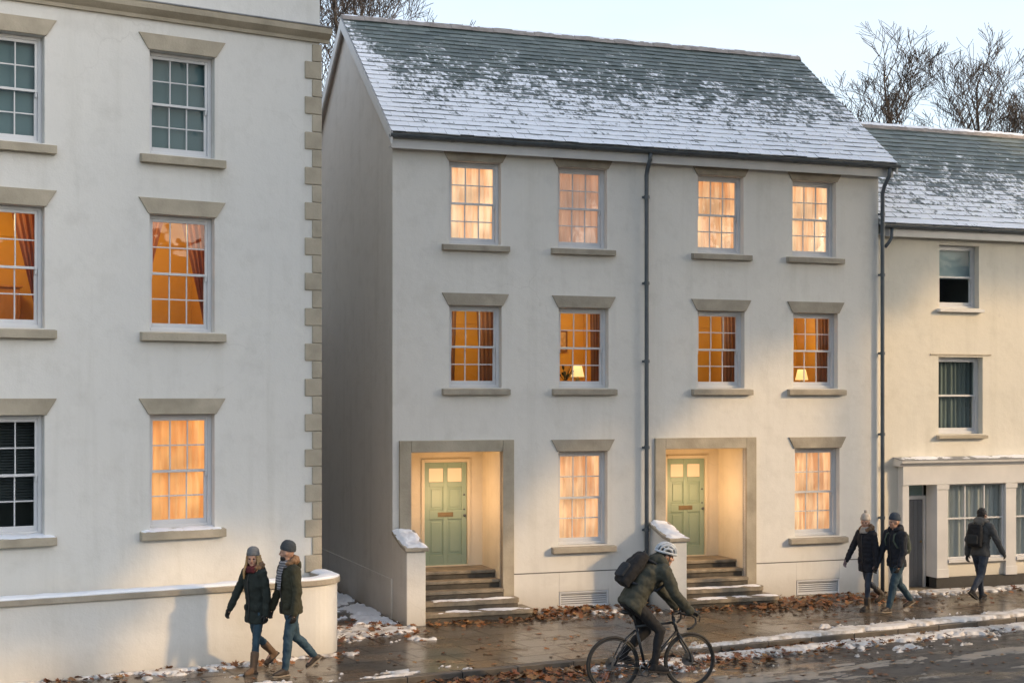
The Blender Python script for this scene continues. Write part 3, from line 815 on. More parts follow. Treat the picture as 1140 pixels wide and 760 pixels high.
mb.build('wall', PLASTER_R, Rh.e)
for k, h in enumerate(rw):
    sash_window(Rh, *h, cols=1, rows=1, lintel=False, sill_mat=BOARD if k in (0, 2) else STONE, sill_h=.09, sill_over=.06, glass=GLASS_D)
    room(Rh, h[0], h[1], h[2], h[3], DARKROOM)
    if k in (0, 2):
        m_ = MB(); m_.box(-.6, .6, 0, .006, 0, .66); m_.box(-.6, .6, -.012, .018, -.03, -.001)  # panel added behind the upper sash in place of a sky reflection
        o = m_.build('blind', SKYPANEL); put(o, Rh, (h[0] + h[1]) / 2, .275, h[2] + .64); tag(o, ('added blue grey panel standing for reflected sky in the small top window above the shop', 'added blue grey panel standing for reflected sky in the window just beyond the right edge')[k // 2], 'blind', 'blinds in the upper windows')
    if k in (1, 3): sheer(Rh, *h, C_DARK, ('dim grey curtain behind the tall window above the shopfront', 'dim grey curtain in the tall window just beyond the right edge')[k // 2], seed=50 + k, y=.30)
    if k in (1, 3):
        m_ = MB(); m_.box(h[0] - .20, h[1] + .20, -.02, -.001, 4.735, 4.76); m_.build('drip_mould', STONE, Rh.e)
SL2 = slate_mat('snowy_slate_low', .98, 22, 9.3)
slates(Rh, Rh.e, x0 + .003, x1 + .2, -.26, EZ2 - .02, RY, RZ2 + .02, SL2, 22, wid=.29, seed=8)
slates(Rh, Rh.e, x0 + .003, x1 + .2, D + .26, EZ2 - .02, RY, RZ2 + .02, SL2, 22, wid=.29, seed=9)
u = MB(); u.prism_x([(-.24, EZ2 - .05), (RY, RZ2 - .02), (D + .24, EZ2 - .05), (D + .24, EZ2 - .11), (RY, RZ2 - .075), (-.24, EZ2 - .11)], x0 + .01, x1 + .19); u.build('roof_deck', BOARD, Rh.e)
rd = MB()
for i in range(20):
    x = x0 + .01 + i * .46; hh = RZ2 + .02
    rd.prism_x([(RY - .16, hh - .075), (RY - .10, hh + .005), (RY, hh + .06), (RY + .10, hh + .005), (RY + .16, hh - .075), (RY, hh - .03)], x, x + .456)
rd.build('ridge', bpy.data.materials['ridge_tile'], Rh.e)
fb = MB(); fb.box(x0 + .02, x1 + .18, -.19, -.16, 7.08, 7.28); fb.box(x0 + .02, x1 + .18, -.158, -.001, 7.11, 7.13); fb.build('fascia', BOARD, Rh.e, bevel=.005)
gutter(Rh, 'gutter', x0 + .06, x1 + .25, -.255, EZ2 - .065, .06)
drainpipe(Rh, [(.0, -.25, 7.25), (.0, -.24, 7.05), (-.03, -.22, 6.98), (-.15, -.24, 6.86)], .034)
# shopfront
sf = MB(); Y0 = -.17
for (a, b) in ((.30, .455), (1.12, 1.385), (2.80, 3.06), (4.50, 4.75), (6.2, 6.45), (8.3, 8.55)):
    sf.box(a, b, Y0, .20, (.0 if a < .4 else .24), 2.12)
    if a > .4: sf.box(a - .02, b + .02, Y0 - .02, Y0 - .001, 2.02, 2.118); sf.box(a - .015, b + .015, Y0 - .015, Y0 - .001, .24, .42)
sf.box(.30, 8.55, Y0 - .02, -.001, 2.122, 2.50)
so = sf.build('shopfront', BOARD, Rh.e, bevel=.008)
sf = MB(); sf.prism_x([(-.001, 2.502), (Y0 - .03, 2.502), (Y0 - .06, 2.55), (Y0 - .13, 2.57), (Y0 - .14, 2.62), (-.001, 2.66)], .20, 8.65); sf.build('shop_cornice', BOARD, so, bevel=.004)
sf = MB(); sf.prism_x([(-.001, 2.662), (Y0 - .15, 2.622), (Y0 - .15, 2.636), (-.001, 2.68)], .19, 8.66); sf.build('flashing', LEAD, so)
for i, (a, b) in enumerate(((1.387, 2.798), (3.062, 4.498), (4.752, 6.198), (6.452, 8.298))):
    s = MB(); s.box(a, b, -.10, .15, .245, .53); s.build('stall_riser', PLASTER_R, so)
    s = MB(); s.box(a, b, -.19, .14, .532, .60); s.build('shop_sill', BOARD, so, bevel=.006)
    s = MB(); frame4(s, a, b, .602, 2.12, -.10, -.03, .03, .03, .04, .03)
    n = 3
    zt = 1.42
    s.box(a + .03, b - .03, -.09, -.04, zt - .016, zt + .016)
    for j in range(1, n):
        x = a + (b - a) * j / n
        s.box(x - .014, x + .014, -.09, -.04, .642, zt - .016); s.box(x - .014, x + .014, -.09, -.04, zt + .016, 2.09)
    wo = s.build('shop_window', WHITE, so, bevel=.004)
    g = MB(); g.add([(a, -.065, .62), (b, -.062, .62), (b, -.064, 2.1), (a, -.066, 2.1)], [(0, 1, 2, 3)]); g.build('pane', GLASS, wo)
sf = MB(); sf.box(1.122, 8.55, -.145, .1, -.02, .238); sf.build('black_plinth', BLACK, so, bevel=.005)
# recessed side door
d = MB(); d.box(.457, 1.118, .28, .33, .02, 2.12); d.build('door_recess', BOARD, so)
d = MB()
for i in range(5): d.box(.50 + i * .112, .50 + i * .112 + .109, .23, .27, .03, 1.80)
dd = d.build('side_door', GREYDOOR, so, bevel=.004)
d = MB(); d.box(.46, 1.115, .20, .275, 1.81, 1.88); d.box(.46, .495, .20, .275, .02, 1.808); d.box(1.065, 1.115, .20, .275, .02, 1.808); d.build('door_frame', BOARD, dd)
d = MB(); d.box(.50, 1.06, .25, .26, 1.885, 2.10); d.build('fanlight', GLASS_D, dd)
d = MB(); d.ell((1.0, .20, .95), (.025, .025, .025)); d.build('handle', BRASS, dd, smooth=True)
d = MB(); d.box(.46, 1.115, -.17, .28, -.02, .025); d.build('door_step', STEP, so)
s = MB(); s.box(1.13, 8.5, .9, .92, .0, 2.3); s.build('shop_room', DARKROOM, Rh.e)
lab = ['pale grey net curtain filling the shop window beside the walking man', 'pale grey net curtain in the shop window cut by the right edge']
for i, (a, b) in enumerate(((1.387, 2.798), (3.062, 4.498))): sheer(Rh, a, b, .62, 2.1, C_GREY, lab[i], y=.06, seed=31 + i)

# ------------------------------------------------------------------ ground
KA = R(28.1); K0 = V((-1.195, 20.63, 0))
KM = Matrix.Translation(K0) @ Matrix.Rotation(KA, 4, 'Z')
def kw(s, t, z=0): return KM @ V((s, t, z))
def kobj(mb, name, mat, **k):
    o = mb.build(name, mat, **k); o.location = K0; o.rotation_euler = (0, 0, KA); return o
ASPH = asphalt_mat(); PAVE = paving_mat()
g = MB(); g.box(-400, 400, -400, 400, -.5, -.16)
tag(kobj(g, 'ground', surf('winter_ground', (.08, .075, .05), (.14, .13, .10), .6, .95, .2, 8)), kind='structure')
g = MB(); g.add([(-80, -7.5, -.125), (90, -7.5, -.125), (90, -.0, -.125), (-80, -.0, -.125)], [(0, 1, 2, 3)])
tag(kobj(g, 'road', ASPH), kind='structure')
g = MB(); g.box(-80, 90, .15, 40, -.15, 0)
tag(kobj(g, 'pavement', PAVE), kind='structure')
g = MB(); g.box(-80, 90, -14, -7.5, -.15, -.005)
tag(kobj(g, 'pavement', PAVE), kind='structure')
g = MB(); x = -30
rk = random.Random(5)
while x < 45:
    l = .9 + rk.uniform(-.05, .05)
    g.box(x, x + l - .008, 0 + rk.uniform(0, .006), .148, -.15, -.001 + rk.uniform(-.003, .003)); x += l
tag(kobj(g, 'kerb', surf('kerb_stone', (.05, .044, .038), (.12, .105, .09), 4, .5, .4, 40, rvar=.3), bevel=.012), kind='structure')

# ---- garden wall --------------------------------------------------
GA = R(29.5)
gdir = V((math.cos(GA), math.sin(GA), 0)); gn = V((-gdir.y, gdir.x, 0))
gp = V((-3.02, 22.07, 0))
path = [gp - gdir * t for t in (9, 7, 5, 3, 1.5, .6, 0)]
rad = .65; cen = gp + gn * rad
for k in range(1, 13):
    t = -math.pi / 2 + GA + math.pi / 2 * k / 12
    path.append(cen + V((math.cos(t), math.sin(t), 0)) * rad)
path.append(path[-1] + gn * .30)
def offset(path, d):
    out = []
    for i, p in enumerate(path):
        t = (path[min(i + 1, len(path) - 1)] - path[max(i - 1, 0)]).normalized()
        out.append(p + V((-t.y, t.x, 0)) * d)
    return out
def wall_strip(d0, d1, z0, z1, ztop=None):
    mb = MB(); A = offset(path, d0); B = offset(path, d1); rings = []
    for a, b in zip(A, B):
        rings.append([(a.x - gp.x, a.y - gp.y, z0), (b.x - gp.x, b.y - gp.y, z0), (b.x - gp.x, b.y - gp.y, z1), (a.x - gp.x, a.y - gp.y, z1)])
    return mb.loft(rings)
ge = empty('garden_wall', gp); tag(ge, 'low cream garden wall with snowy stone coping and a rounded end', 'wall')
wall_strip(0, .24, -.05, 1.055).build('wall', PLASTER_L, ge)
wall_strip(-.045, .285, 1.057, 1.14).build('coping', STONE_G, ge, bevel=.012)

# ------------------------------------------------------------------ snow and leaves
def nz(x, y, s, o=0): return noise.noise(V((x * s + o, y * s - o * .7, o * 1.3)))
def fbm(x, y, s, o=0): return nz(x, y, s, o) + .5 * nz(x, y, s * 2.1, o + 3) + .25 * nz(x, y, s * 4.3, o + 7)
def snow(name, label, mat, loc, rz, x0, x1, y0, y1, res, fn, z=0, cat='snow'):
    nx, ny = max(2, int((x1 - x0) / res)), max(2, int((y1 - y0) / res))
    vid = {}; mb = MB(); mb.keepn = True
    hs = [[fn(x0 + (x1 - x0) * i / nx, y0 + (y1 - y0) * j / ny) for j in range(ny + 1)] for i in range(nx + 1)]
    for i in range(nx + 1):
        for j in range(ny + 1):
            if i in (0, nx) or j in (0, ny): hs[i][j] = -1
    def vert(i, j):
        if (i, j) not in vid:
            vid[i, j] = len(mb.v); h = hs[i][j]
            mb.v.append((x0 + (x1 - x0) * i / nx, y0 + (y1 - y0) * j / ny, z + (h if h > 0 else -.02)))
        return vid[i, j]
    for i in range(nx):
        for j in range(ny):
            if max(hs[i][j], hs[i + 1][j], hs[i + 1][j + 1], hs[i][j + 1]) > 0:
                mb.f.append([vert(i, j), vert(i + 1, j), vert(i + 1, j + 1), vert(i, j + 1)]); mb.m.append(0)
    o = mb.build(name, mat, smooth=True, loc=loc, rz=rz)
    tag(o, label, cat, kind='stuff')
    return o
def sm(a, b, x):
    t = max(0, min(1, (x - a) / (b - a))); return t * t * (3 - 2 * t)
def hcap(c, top=.035): return -1 if c <= 0 else min(top, c * .35 + .004)
def rag(x, y, o): return .55 * fbm(x, y, 1.5, o) + .35 * nz(x, y, 6, o + 2) + .25 * nz(x, y, 17, o + 4)
def f1(s, t):                                            # strip on the kerb top, thicker to the right
    edge = .06 + .55 * sm(2.5, 8.5, s)
    c = .60 * sm(1.5, 5, s) * (1 - sm(edge * .35, edge, t)) - .25 + .6 * rag(s, t * 1.6, 1) - (.5 if t > edge + .25 else 0) - .35 * (1 - sm(1.5, 4.5, s)) - .45 * (1 - sm(.03, .16, t + .07 * nz(s, 0, 3.1, 8)))
    return hcap(c, .022 + .02 * sm(4, 9, s)) + .006 * nz(s, t, 25, 3) if c > 0 else -1
snow('snow', 'strip of dirty snow lying along the top of the kerb', SLUSH, K0, KA, -3, 22, .02, 1.1, .025, f1, .009)
def f2(s, t):
    d = -t
    c = .58 * sm(.5, 4.5, s) * (1 - sm(.16, .70, d)) - .22 + .65 * rag(s, t * 1.5, 9) - .3 * (1 - sm(0, 3, s)) - .35 * (1 - sm(.05, .12, d))
    return hcap(c, .05) + .010 * nz(s, t, 22, 3) if c > 0 else -1
snow('snow', 'broken ridge of slushy snow in the gutter beside the kerb', SLUSH, K0, KA, -3, 22, -1.2, -.04, .025, f2, -.122)
def f3(s, t):
    c = .40 * (1 - abs(t + 1.95) / .26) * sm(2.5, 6, s)
    c = max(c, .32 * (1 - abs(t + 3.0) / .22) * sm(5, 8, s)) - .30 + .85 * rag(s * .45, t * 1.6, 21)
    return hcap(c, .014)
snow('snow', 'thin brown slush track worn along the wet road', snow_mat('brown_slush', (.34, .29, .235), .8), K0, KA, 2, 22, -3.5, -1.4, .035, f3, -.123)
def f4(x, y):                                            # alley between the houses
    c = .10 * sm(-.4, 1.5, y) - .10 + .75 * rag(x, y, 31) + .18 * (1 - sm(.0, .35, abs(x + .3)))
    return hcap(c, .05)
snow('snow', 'patchy snow covering the narrow alley between the two houses', SNOW, M.loc, M.a, -2.2, -.03, -.6, 7.5, .04, f4, 0)
def f5(x, y):
    c = .34 * (1 - sm(.2, 1.0, math.hypot((x + .75) * .8, y + 1.2))) - .16 + .7 * rag(x, y, 44)
    return hcap(c, .035)
snow('snow', 'melting snow patch on the pavement at the mouth of the alley', SLUSH, M.loc, M.a, -2.6, .1, -2.4, -.62, .03, f5, .002)
def f6(x, y):
    c = .30 * (1 - sm(.05, .4, abs(y + .34))) * (sm(3.2, 3.8, x) * (1 - sm(4.3, 4.8, x)) + .3) - .24 + .7 * rag(x, y, 50)
    return hcap(c, .035)
snow('snow', 'small snow patches among leaves below the louvred vent', SLUSH, M.loc, M.a, 2.5, 4.9, -1.0, -.03, .025, f6, .002)
def f7(x, y):
    c = .42 * (1 - sm(.10, .55, abs(y + .40))) - .25 + .7 * rag(x, y, 60)
    return hcap(c, .03)
snow('snow', 'line of snow along the foot of the shopfront', SLUSH, Rh.loc, Rh.a, -.2, 9, -1.1, -.19, .025, f7, .002)
def f8(x, y):
    c = .34 * (1 - sm(.05, .35, -y)) - .22 + .7 * rag(x, y, 70)
    return hcap(c, .03)
snow('snow', 'scraps of snow along the foot of the garden wall', SLUSH, gp, GA, -5, .8, -.6, -.0, .025, f8, .002)
def f9(x, y): return hcap(-.16 + .75 * rag(x, y * 2, 80) - .3 * sm(.3, 1.0, y), .015)
snow('snow', 'frozen slush near the kerb at the bottom left', SLUSH, K0, KA, -5, .8, .1, 1.3, .03, f9, .004)
# caps on ledges
def cap_rings(A, B, z, h, name, label):
    mb = MB(); rings = []
    n = 9
    for k, (a, b) in enumerate(zip(A, B)):
        r = []
        for i in range(n):
            t = i / (n - 1); p = a + (b - a) * t
            r.append((p.x - gp.x, p.y - gp.y, z + (h + .016 * fbm(p.x, p.y, 3, 5)) * min(1, 4.2 * t * (1 - t) + .1) ** .5))
        r += [(b.x - gp.x, b.y - gp.y, z), (a.x - gp.x, a.y - gp.y, z)]
        rings.append(r)
    mb.loft(rings); o = mb.build(name, SNOW, smooth=True, loc=gp); tag(o, label, 'snow', kind='stuff')
def densify(p, d):
    out = []
    for a, b in zip(p, p[1:]):
        n = max(1, int((b - a).length / d))
        out += [a + (b - a) * i / n for i in range(n)]
    return out + [p[-1]]
path_s = path; path = densify(path_s, .06)
cap_rings(offset(path, -.035), offset(path, .27), 1.141, .04, 'snow_cap', 'white snow lying along the top of the garden wall')
path = path_s
def ledge_snow(H, x0, x1, y0, y1, z, amt, label, slope=0, seed=0, res=.02):
    def f(x, y): return amt * min(1, min(x - x0, x1 - x) * 12, (y - y0) * 14) + amt * (1.5 if amt < .015 else .9) * fbm(x, y, 4 if amt > .015 else 3, seed) - amt * (.75 if amt < .015 else .25)
    nx, ny = int((x1 - x0) / res), max(2, int((y1 - y0) / res))
    mb = MB(); mb.keepn = True; vid = {}
    hs = [[f(x0 + (x1 - x0) * i / nx, y0 + (y1 - y0) * j / ny) for j in range(ny + 1)] for i in range(nx + 1)]
    def vert(i, j):
        if (i, j) not in vid:
            vid[i, j] = len(mb.v); y = y0 + (y1 - y0) * j / ny
            mb.v.append((x0 + (x1 - x0) * i / nx, y, z(y) + max(hs[i][j], -.004)))
        return vid[i, j]
    for i in range(nx):
        for j in range(ny):
            if max(hs[i][j], hs[i + 1][j], hs[i + 1][j + 1], hs[i][j + 1]) > 0:
                mb.f.append([vert(i, j), vert(i + 1, j), vert(i + 1, j + 1), vert(i, j + 1)]); mb.m.append(0)
    o = mb.build('snow_cap', SNOW, smooth=True, loc=H.loc, rz=H.a); tag(o, label, 'snow', kind='stuff')
ordn = ('first', 'second')
for k, (a, b) in enumerate(PX):
    zc = lambda y: (1.325 + (y + .95) / .33 * .05 if y < -.62 else 1.375 + (y + .62) / .565 * .185) + .002
    ledge_snow(M, a - .36, a + .05, -.94, -.07, zc, .035, 'snow on the sloping coping beside the %s green door' % ordn[k], seed=3 + k * 7)
    ledge_snow(M, a + .3, b + .35, -.715, -.44, lambda y: .157, .012, 'thin snow on the lowest doorstep of the %s green door' % ordn[k], seed=13 + k)
    ledge_snow(M, a + .3, b + .19, -.415, -.17, lambda y: .312, .010, 'thin snow on the second lowest doorstep of the %s green door' % ordn[k], seed=17 + k)
for k, (a, b) in enumerate(lx[:2]):
    ledge_snow(Lh, a - .14, b + .14, -.105, .12, lambda y: LZ[2][0] - .03 + (y + .11) * .13 + .002, .018, ('snow on the stone sill below the amber lit window', 'snow on the stone sill by the left edge')[k], seed=23 + k)
ledge_snow(Rh, .2, 8.6, -.31, -.01, lambda y: 2.637 + (y + .32) * .14 + .002, .012, 'thin broken snow on top of the shopfront cornice', seed=29, res=.03)
ledge_snow(Rh, x0 + .02, x1, RY - .09, RY + .09, lambda y: RZ2 + .085 - abs(y - RY) * .55, .03, 'snow along the ridge of the lower roof', seed=41, res=.03)
ledge_snow(M, XL, XR, RY - .09, RY + .09, lambda y: RZ + .085 - abs(y - RY) * .55, .012, 'thin snow along the ridge of the higher roof', seed=43, res=.03)

# fallen leaves
LEAFM = leaf_mat('fallen_leaf', [(0, (.11, .04, .016)), (.25, (.25, .08, .022)), (.5, (.36, .14, .035)), (.72, (.20, .085, .035)), (.9, (.42, .22, .07)), (1, (.30, .20, .12))])
lv = MB(); lv.keepn = True
rl = random.Random(77)
shape = [(0, -.5), (.12, -.22), (.46, -.34), (.36, -.06), (.54, .14), (.26, .16), (.2, .42), (0, .58), (-.2, .42), (-.26, .16), (-.54, .14), (-.36, -.06), (-.46, -.34), (-.12, -.22)]
def leaf(p, size, z=0, flat=1.0):
    a = rl.uniform(0, 6.28); tl = rl.uniform(-.5, .5) * flat; tr = rl.uniform(-.5, .5) * flat; cv = rl.uniform(-.3, .9)
    ca, sa = math.cos(a), math.sin(a); vs = [(0, 0)] + shape; out = []
    for (x, y) in vs:
        hz = cv * (x * x + y * y * .6) * .9 + tl * x + tr * y
        out.append((x * ca - y * sa, x * sa + y * ca, hz))
    mn = min(o[2] for o in out)
    n = len(shape)
    lv.add([(p[0] + o[0] * size, p[1] + o[1] * size, z + .004 + (o[2] - mn) * size) for o in out], [(0, i + 1, (i + 1) % n + 1) for i in range(n)])
def scatter(n, fn, size=(.07, .13), z=0, flat=1):
    for _ in range(n):
        p = fn()
        leaf(p, rl.uniform(*size), z + (p[2] if len(p) > 2 else 0), flat)
def mainxy(x, y, dz=0): q = M.w(x, y, 0); return (q.x, q.y, dz)
def pile1():
    x = rl.gauss(3.4, 1.0); y = -.08 - abs(rl.gauss(0, .45)); 
    return mainxy(max(2.45, min(5.0, x)), y, rl.uniform(0, .07) * max(0, 1 + y))
def pile2():
    x = rl.uniform(6.9, 10.2); y = -.08 - abs(rl.gauss(0, .62)); return mainxy(x, y, rl.uniform(0, .05) * max(0, 1 + y))
def pile3():
    x = rl.gauss(6.9, 1.1); y = -.78 - abs(rl.gauss(0, .5)); return mainxy(x, y, rl.uniform(0, .03))
def pile4():
    x = rl.gauss(1.6, .8); y = -.80 - abs(rl.gauss(0, .25)); return mainxy(max(.4, x), y, rl.uniform(0, .02))
def pav():
    q = kw(rl.uniform(-4, 16), rl.uniform(.2, 6)); return (q.x, q.y)
def gut():
    q = kw(rl.gauss(2.6, 3.4), -.02 - abs(rl.gauss(0, .5))); return (q.x, q.y, rl.uniform(0, .03))
def road_():
    q = kw(rl.uniform(-3, 14), -rl.uniform(.3, 3.2)); return (q.x, q.y)
def alley():
    return mainxy(rl.uniform(-1.5, .1), rl.uniform(-2.2, -.6), .02)
def gwall():
    q = gp + gdir * rl.uniform(-4, .6) - gn * abs(rl.gauss(.05, .2)); return (q.x, q.y)
scatter(380, pile1, (.06, .13)); scatter(300, pile2, (.06, .13)); scatter(330, pile3, (.05, .12)); scatter(160, pile4, (.05, .12)); scatter(520, pav, (.05, .12), 0, .5); scatter(1300, gut, (.06, .13), z=-.122); scatter(320, road_, (.06, .11), -.122, .5); scatter(110, alley); scatter(110, gwall)
def shopl():
    q = Rh.w(rl.uniform(-.2, 5), -.25 - abs(rl.gauss(0, .7)), 0); return (q.x, q.y)
scatter(60, shopl)
o = lv.build('fallen_leaves', LEAFM); tag(o, 'brown and orange fallen leaves strewn over the wet pavement and gutter', 'leaves', kind='stuff')

# ------------------------------------------------------------------ bare trees
BARK = surf('bark', (.035, .03, .026), (.085, .07, .058), 6, .9, .4, 20, bdist=.02)
TWIG = surf('twig', (.04, .031, .026), (.085, .067, .055), 6, .9, .1, 20)
def bare_tree(loc, h, seed, label, wid=5, base=.30):
    rnd = random.Random(seed)
    e = empty('bare_tree', loc); tag(e, label, 'tree', 'bare winter trees behind the roofs')
    tr = MB(); cr = MB()
    def side(d, s):
        a = rnd.uniform(0, 6.28); t = d.cross(V((math.cos(a), math.sin(a), .3))).normalized()
        return (d * math.cos(s) + t * math.sin(s)).normalized()
    def grow(p, d, L, r, depth):
        n = 6 if depth > 1 else 4
        pts = [p]; q = p.copy(); dd = d.copy(); dirs = [dd]
        for i in range(n):
            dd = (dd + V((rnd.gauss(0, .08), rnd.gauss(0, .08), .10 + rnd.gauss(0, .04)))).normalized()
            q = q + dd * L / n; pts.append(q.copy()); dirs.append(dd.copy())
        cr.tube(pts, [max(.0075, r * (1 - .8 * i / n)) for i in range(n + 1)], 6 if depth > 2 else (4 if depth > 1 else 3), cap=False)
        if depth <= 0: return
        for i in range(2 if depth > 1 else 1, n + 1):
            for _ in range(1 if i < n else 2):
                k = 1 - .45 * i / n
                grow(pts[i], side(dirs[i], rnd.uniform(.35, .75)), L * k * rnd.uniform(.50, .80) + .1, max(.008, r * (1 - .7 * i / n) * .55), depth - 1)
    N = 16; tp = []; q = V((0, 0, -.2))
    dd = V((0, 0, 1))
    for i in range(N + 1):
        tp.append(q.copy()); dd = (dd + V((rnd.gauss(0, .05), rnd.gauss(0, .05), .25))).normalized(); q = q + dd * h / N
    r0 = h * .0135
    rad = [r0 * (1.35 if i == 0 else 1) * (1 - .93 * (i / N) ** 1.1) for i in range(N + 1)]
    tr.tube(tp, rad, 9)
    for i in range(int(N * base), N + 1):
        f = (i / N - base) / (1 - base)
        for _ in range(2):
            ln = h * .27 * (1 - .72 * f) * rnd.uniform(.7, 1.2) + .3
            grow(tp[i], side(V((0, 0, 1)), rnd.uniform(.55, .9) - .35 * f), ln, max(.02, rad[i] * rnd.uniform(.35, .55)), 3 if f < .85 else 2)
    zs = sorted(p[2] for p in cr.v); xs = sorted(p[0] for p in cr.v); n_ = len(zs)
    kz = h / zs[-1]; kx = wid / (xs[int(n_ * .98)] - xs[int(n_ * .02)])
    for mb in (tr, cr): mb.v = [(p[0] * kx, p[1] * kx, p[2] * kz) for p in mb.v]
    tr.build('trunk', BARK, e, smooth=True); cr.build('crown', TWIG, e, smooth=True)
    return e
bare_tree((13.9, 55, 0), 17.6, 2, 'bare tree with a domed crown just right of the higher roof', wid=8.4)
bare_tree((16.6, 62, 0), 14.6, 5, 'smaller bare tree standing between the two tall ones behind the lower roof', wid=8.0)
bare_tree((17.9, 55, 0), 17.9, 7, 'tall bare tree with upright limbs behind the lower roof near the right edge', wid=8.0)
bare_tree((20.3, 56, 0), 18.2, 12, 'bare tree cut by the right edge of the photo', wid=8.5)
bare_tree((-4.4, 46, 0), 19.5, 9, 'bare tree with a dense crown rising behind the left end of the higher roof', wid=6.0)
bare_tree((-6.4, 43, 0), 18.0, 15, 'bare tree filling the gap beside the stone quoins', wid=7)

# the row across the road, seen only mirrored in window panes
def far_house(s0, i):
    e = empty('house', kw(s0, -14.2), KA); tag(e, 'grey two storey house across the road, seen only as a reflection in window panes', 'house', 'houses across the road')
    Wd = 10.4
    m_ = MB(); m_.box(0, Wd, -8, 0, -.1, 5.6); m_.build('wall', surf('grey_harling', (.22, .21, .19), (.30, .29, .27), 2, .9, .2, 20), e)
    m_ = MB(); m_.prism_x([(.3, 5.602), (-4, 8.7), (-8.3, 5.602)], -.05, Wd + .05); r_ = m_.build('roof', SLATE_PLAIN, e)
    m_ = MB(); m_.box(.5, 1.5, -4.4, -3.6, 8.2, 9.8); m_.build('chimney', STONE_G, r_, bevel=.02)
    for x in (1.6, 4.6, 7.6):
        for z in (.9, 3.4):
            m_ = MB(); frame4(m_, x, x + 1, z, z + 1.5, -.02, .03, .06, .06, .06, .06); w_ = m_.build('window', WHITE, e)
            m_ = MB(); m_.box(x + .06, x + .94, -.01, .01, z + .06, z + 1.44); m_.build('pane', BLACK, w_)
SLATE_PLAIN = surf('frosted_slate', (.10, .12, .12), (.55, .57, .60), 1.2, .7, .2, 20)
for i in range(5): far_house(1 + i * 10.5, i)

# evergreens added out of view across the road, placed to shade the upper walls
NEEDLE = leaf_mat('needle_clump', [(0, (.02, .035, .015)), (1, (.05, .075, .03))])
def pine(loc, h, zc, rx, rz, seed, label):
    rnd = random.Random(seed); e = empty('shade_pine', loc); tag(e, label, 'tree', 'pines added across the road for shade')
    t = MB(); t.tube([(0, 0, -.2), (.1, .05, h * .4), (0, .1, h * .95)], [.32, .24, .06], 10)
    cr = MB(); cr.keepn = True
    for i in range(9):
        a = rnd.uniform(0, 6.28); z = zc + rnd.uniform(-.6, .6) * rz
        cr.tube([(0, .05, z - .6), (math.cos(a) * rx * .8, math.sin(a) * rx * .8, z + .4)], [.08, .02], 5)
    for i in range(3800):
        while True:
            x, y, z = [rnd.uniform(-1, 1) for _ in range(3)]
            if x * x + y * y + z * z < 1: break
        c = V((x * rx, y * rx, zc + z * rz)); s = rnd.uniform(.25, .5)
        a = V((rnd.gauss(0, 1), rnd.gauss(0, 1), rnd.gauss(0, 1))).normalized(); b = a.orthogonal().normalized()
        cr.add([c - a * s, c - b * s * .5, c + a * s, c + b * s * .5], [(0, 1, 2, 3)])
    t.build('trunk', BARK, e, smooth=True); cr.build('crown', NEEDLE, e)
for a in (((9.0, 15.6, 0), 19, 12.5, 3.0, 6.0, 1, 'tall pine across the road shading the left end of the pale house'),
          ((12.2, 18.0, 0), 20, 13.9, 2.8, 5.8, 2, 'tall pine across the road with the highest crown base'),
          ((14.4, 21.0, 0), 20, 13.2, 2.4, 6.4, 3, 'tall pine across the road opposite the first green door'),
          ((17.6, 22.4, 0), 20, 15.0, 2.6, 6.0, 4, 'tall pine across the road opposite the second green door'),
          ((21.6, 24.2, 0), 22, 16.6, 2.8, 5.6, 5, 'tall pine across the road opposite the shop'),
          ((26.2, 26.2, 0), 23, 17.6, 3.0, 5.4, 6, 'farthest pine across the road beyond the shop')):
    pine(*a)


# ------------------------------------------------------------------ people
def remesh(mb, name, mat, parent, voxel=.012, smooth=4, amp=0, freq=9, seed=0, post=None):
    me = bpy.data.meshes.new('tmp'); me.from_pydata(mb.v, [], mb.f)
    bm = bmesh.new(); bm.from_mesh(me); bmesh.ops.recalc_face_normals(bm, faces=bm.faces); bm.to_mesh(me); bm.free()
    o = bpy.data.objects.new('tmp', me); col.objects.link(o)
    r = o.modifiers.new('r', 'REMESH'); r.mode = 'VOXEL'; r.voxel_size = voxel
    if smooth:
        s = o.modifiers.new('s', 'SMOOTH'); s.iterations = smooth; s.factor = .5
    dg = bpy.context.evaluated_depsgraph_get(); dg.update()
    out = bpy.data.meshes.new_from_object(o.evaluated_get(dg))
    bpy.data.objects.remove(o); bpy.data.meshes.remove(me)
    out.name = name
    if amp or post:
        ns = [v.normal.copy() for v in out.vertices]
        for v, n in zip(out.vertices, ns):
            p = v.co
            a = amp * (noise.noise(p * freq + V((seed, 0, 0))) + .5 * noise.noise(p * freq * 2.3 + V((0, seed, 0)))) if amp else 0
            if post: a += post(p, n)
            v.co = p + n * a
    out.materials.clear(); out.materials.append(mat)
    out.polygons.foreach_set('use_smooth', [True] * len(out.polygons))
    o = bpy.data.objects.new(name, out); col.objects.link(o); o.parent = parent
    return o

def ring(c, f, l, rf, rl, n=18, p=2.3):
    out = []
    for i in range(n):
        t = 2 * math.pi * i / n; a, b = math.cos(t), math.sin(t)
        k = (abs(a) ** p + abs(b) ** p) ** (-1 / p)
        out.append(c + f * (rf * a * k) + l * (rl * b * k))
    return out
def rot(v, axis, a): return Matrix.Rotation(a, 3, axis) @ v
def ik(a, t, l1, l2, hint):
    d = t - a; L = min(d.length, (l1 + l2) * .999); dn = d.normalized()
    x = (l1 * l1 - l2 * l2 + L * L) / (2 * L); y = math.sqrt(max(l1 * l1 - x * x, 0))
    hn = (hint - dn * hint.dot(dn)).normalized()
    return a + dn * x + hn * y

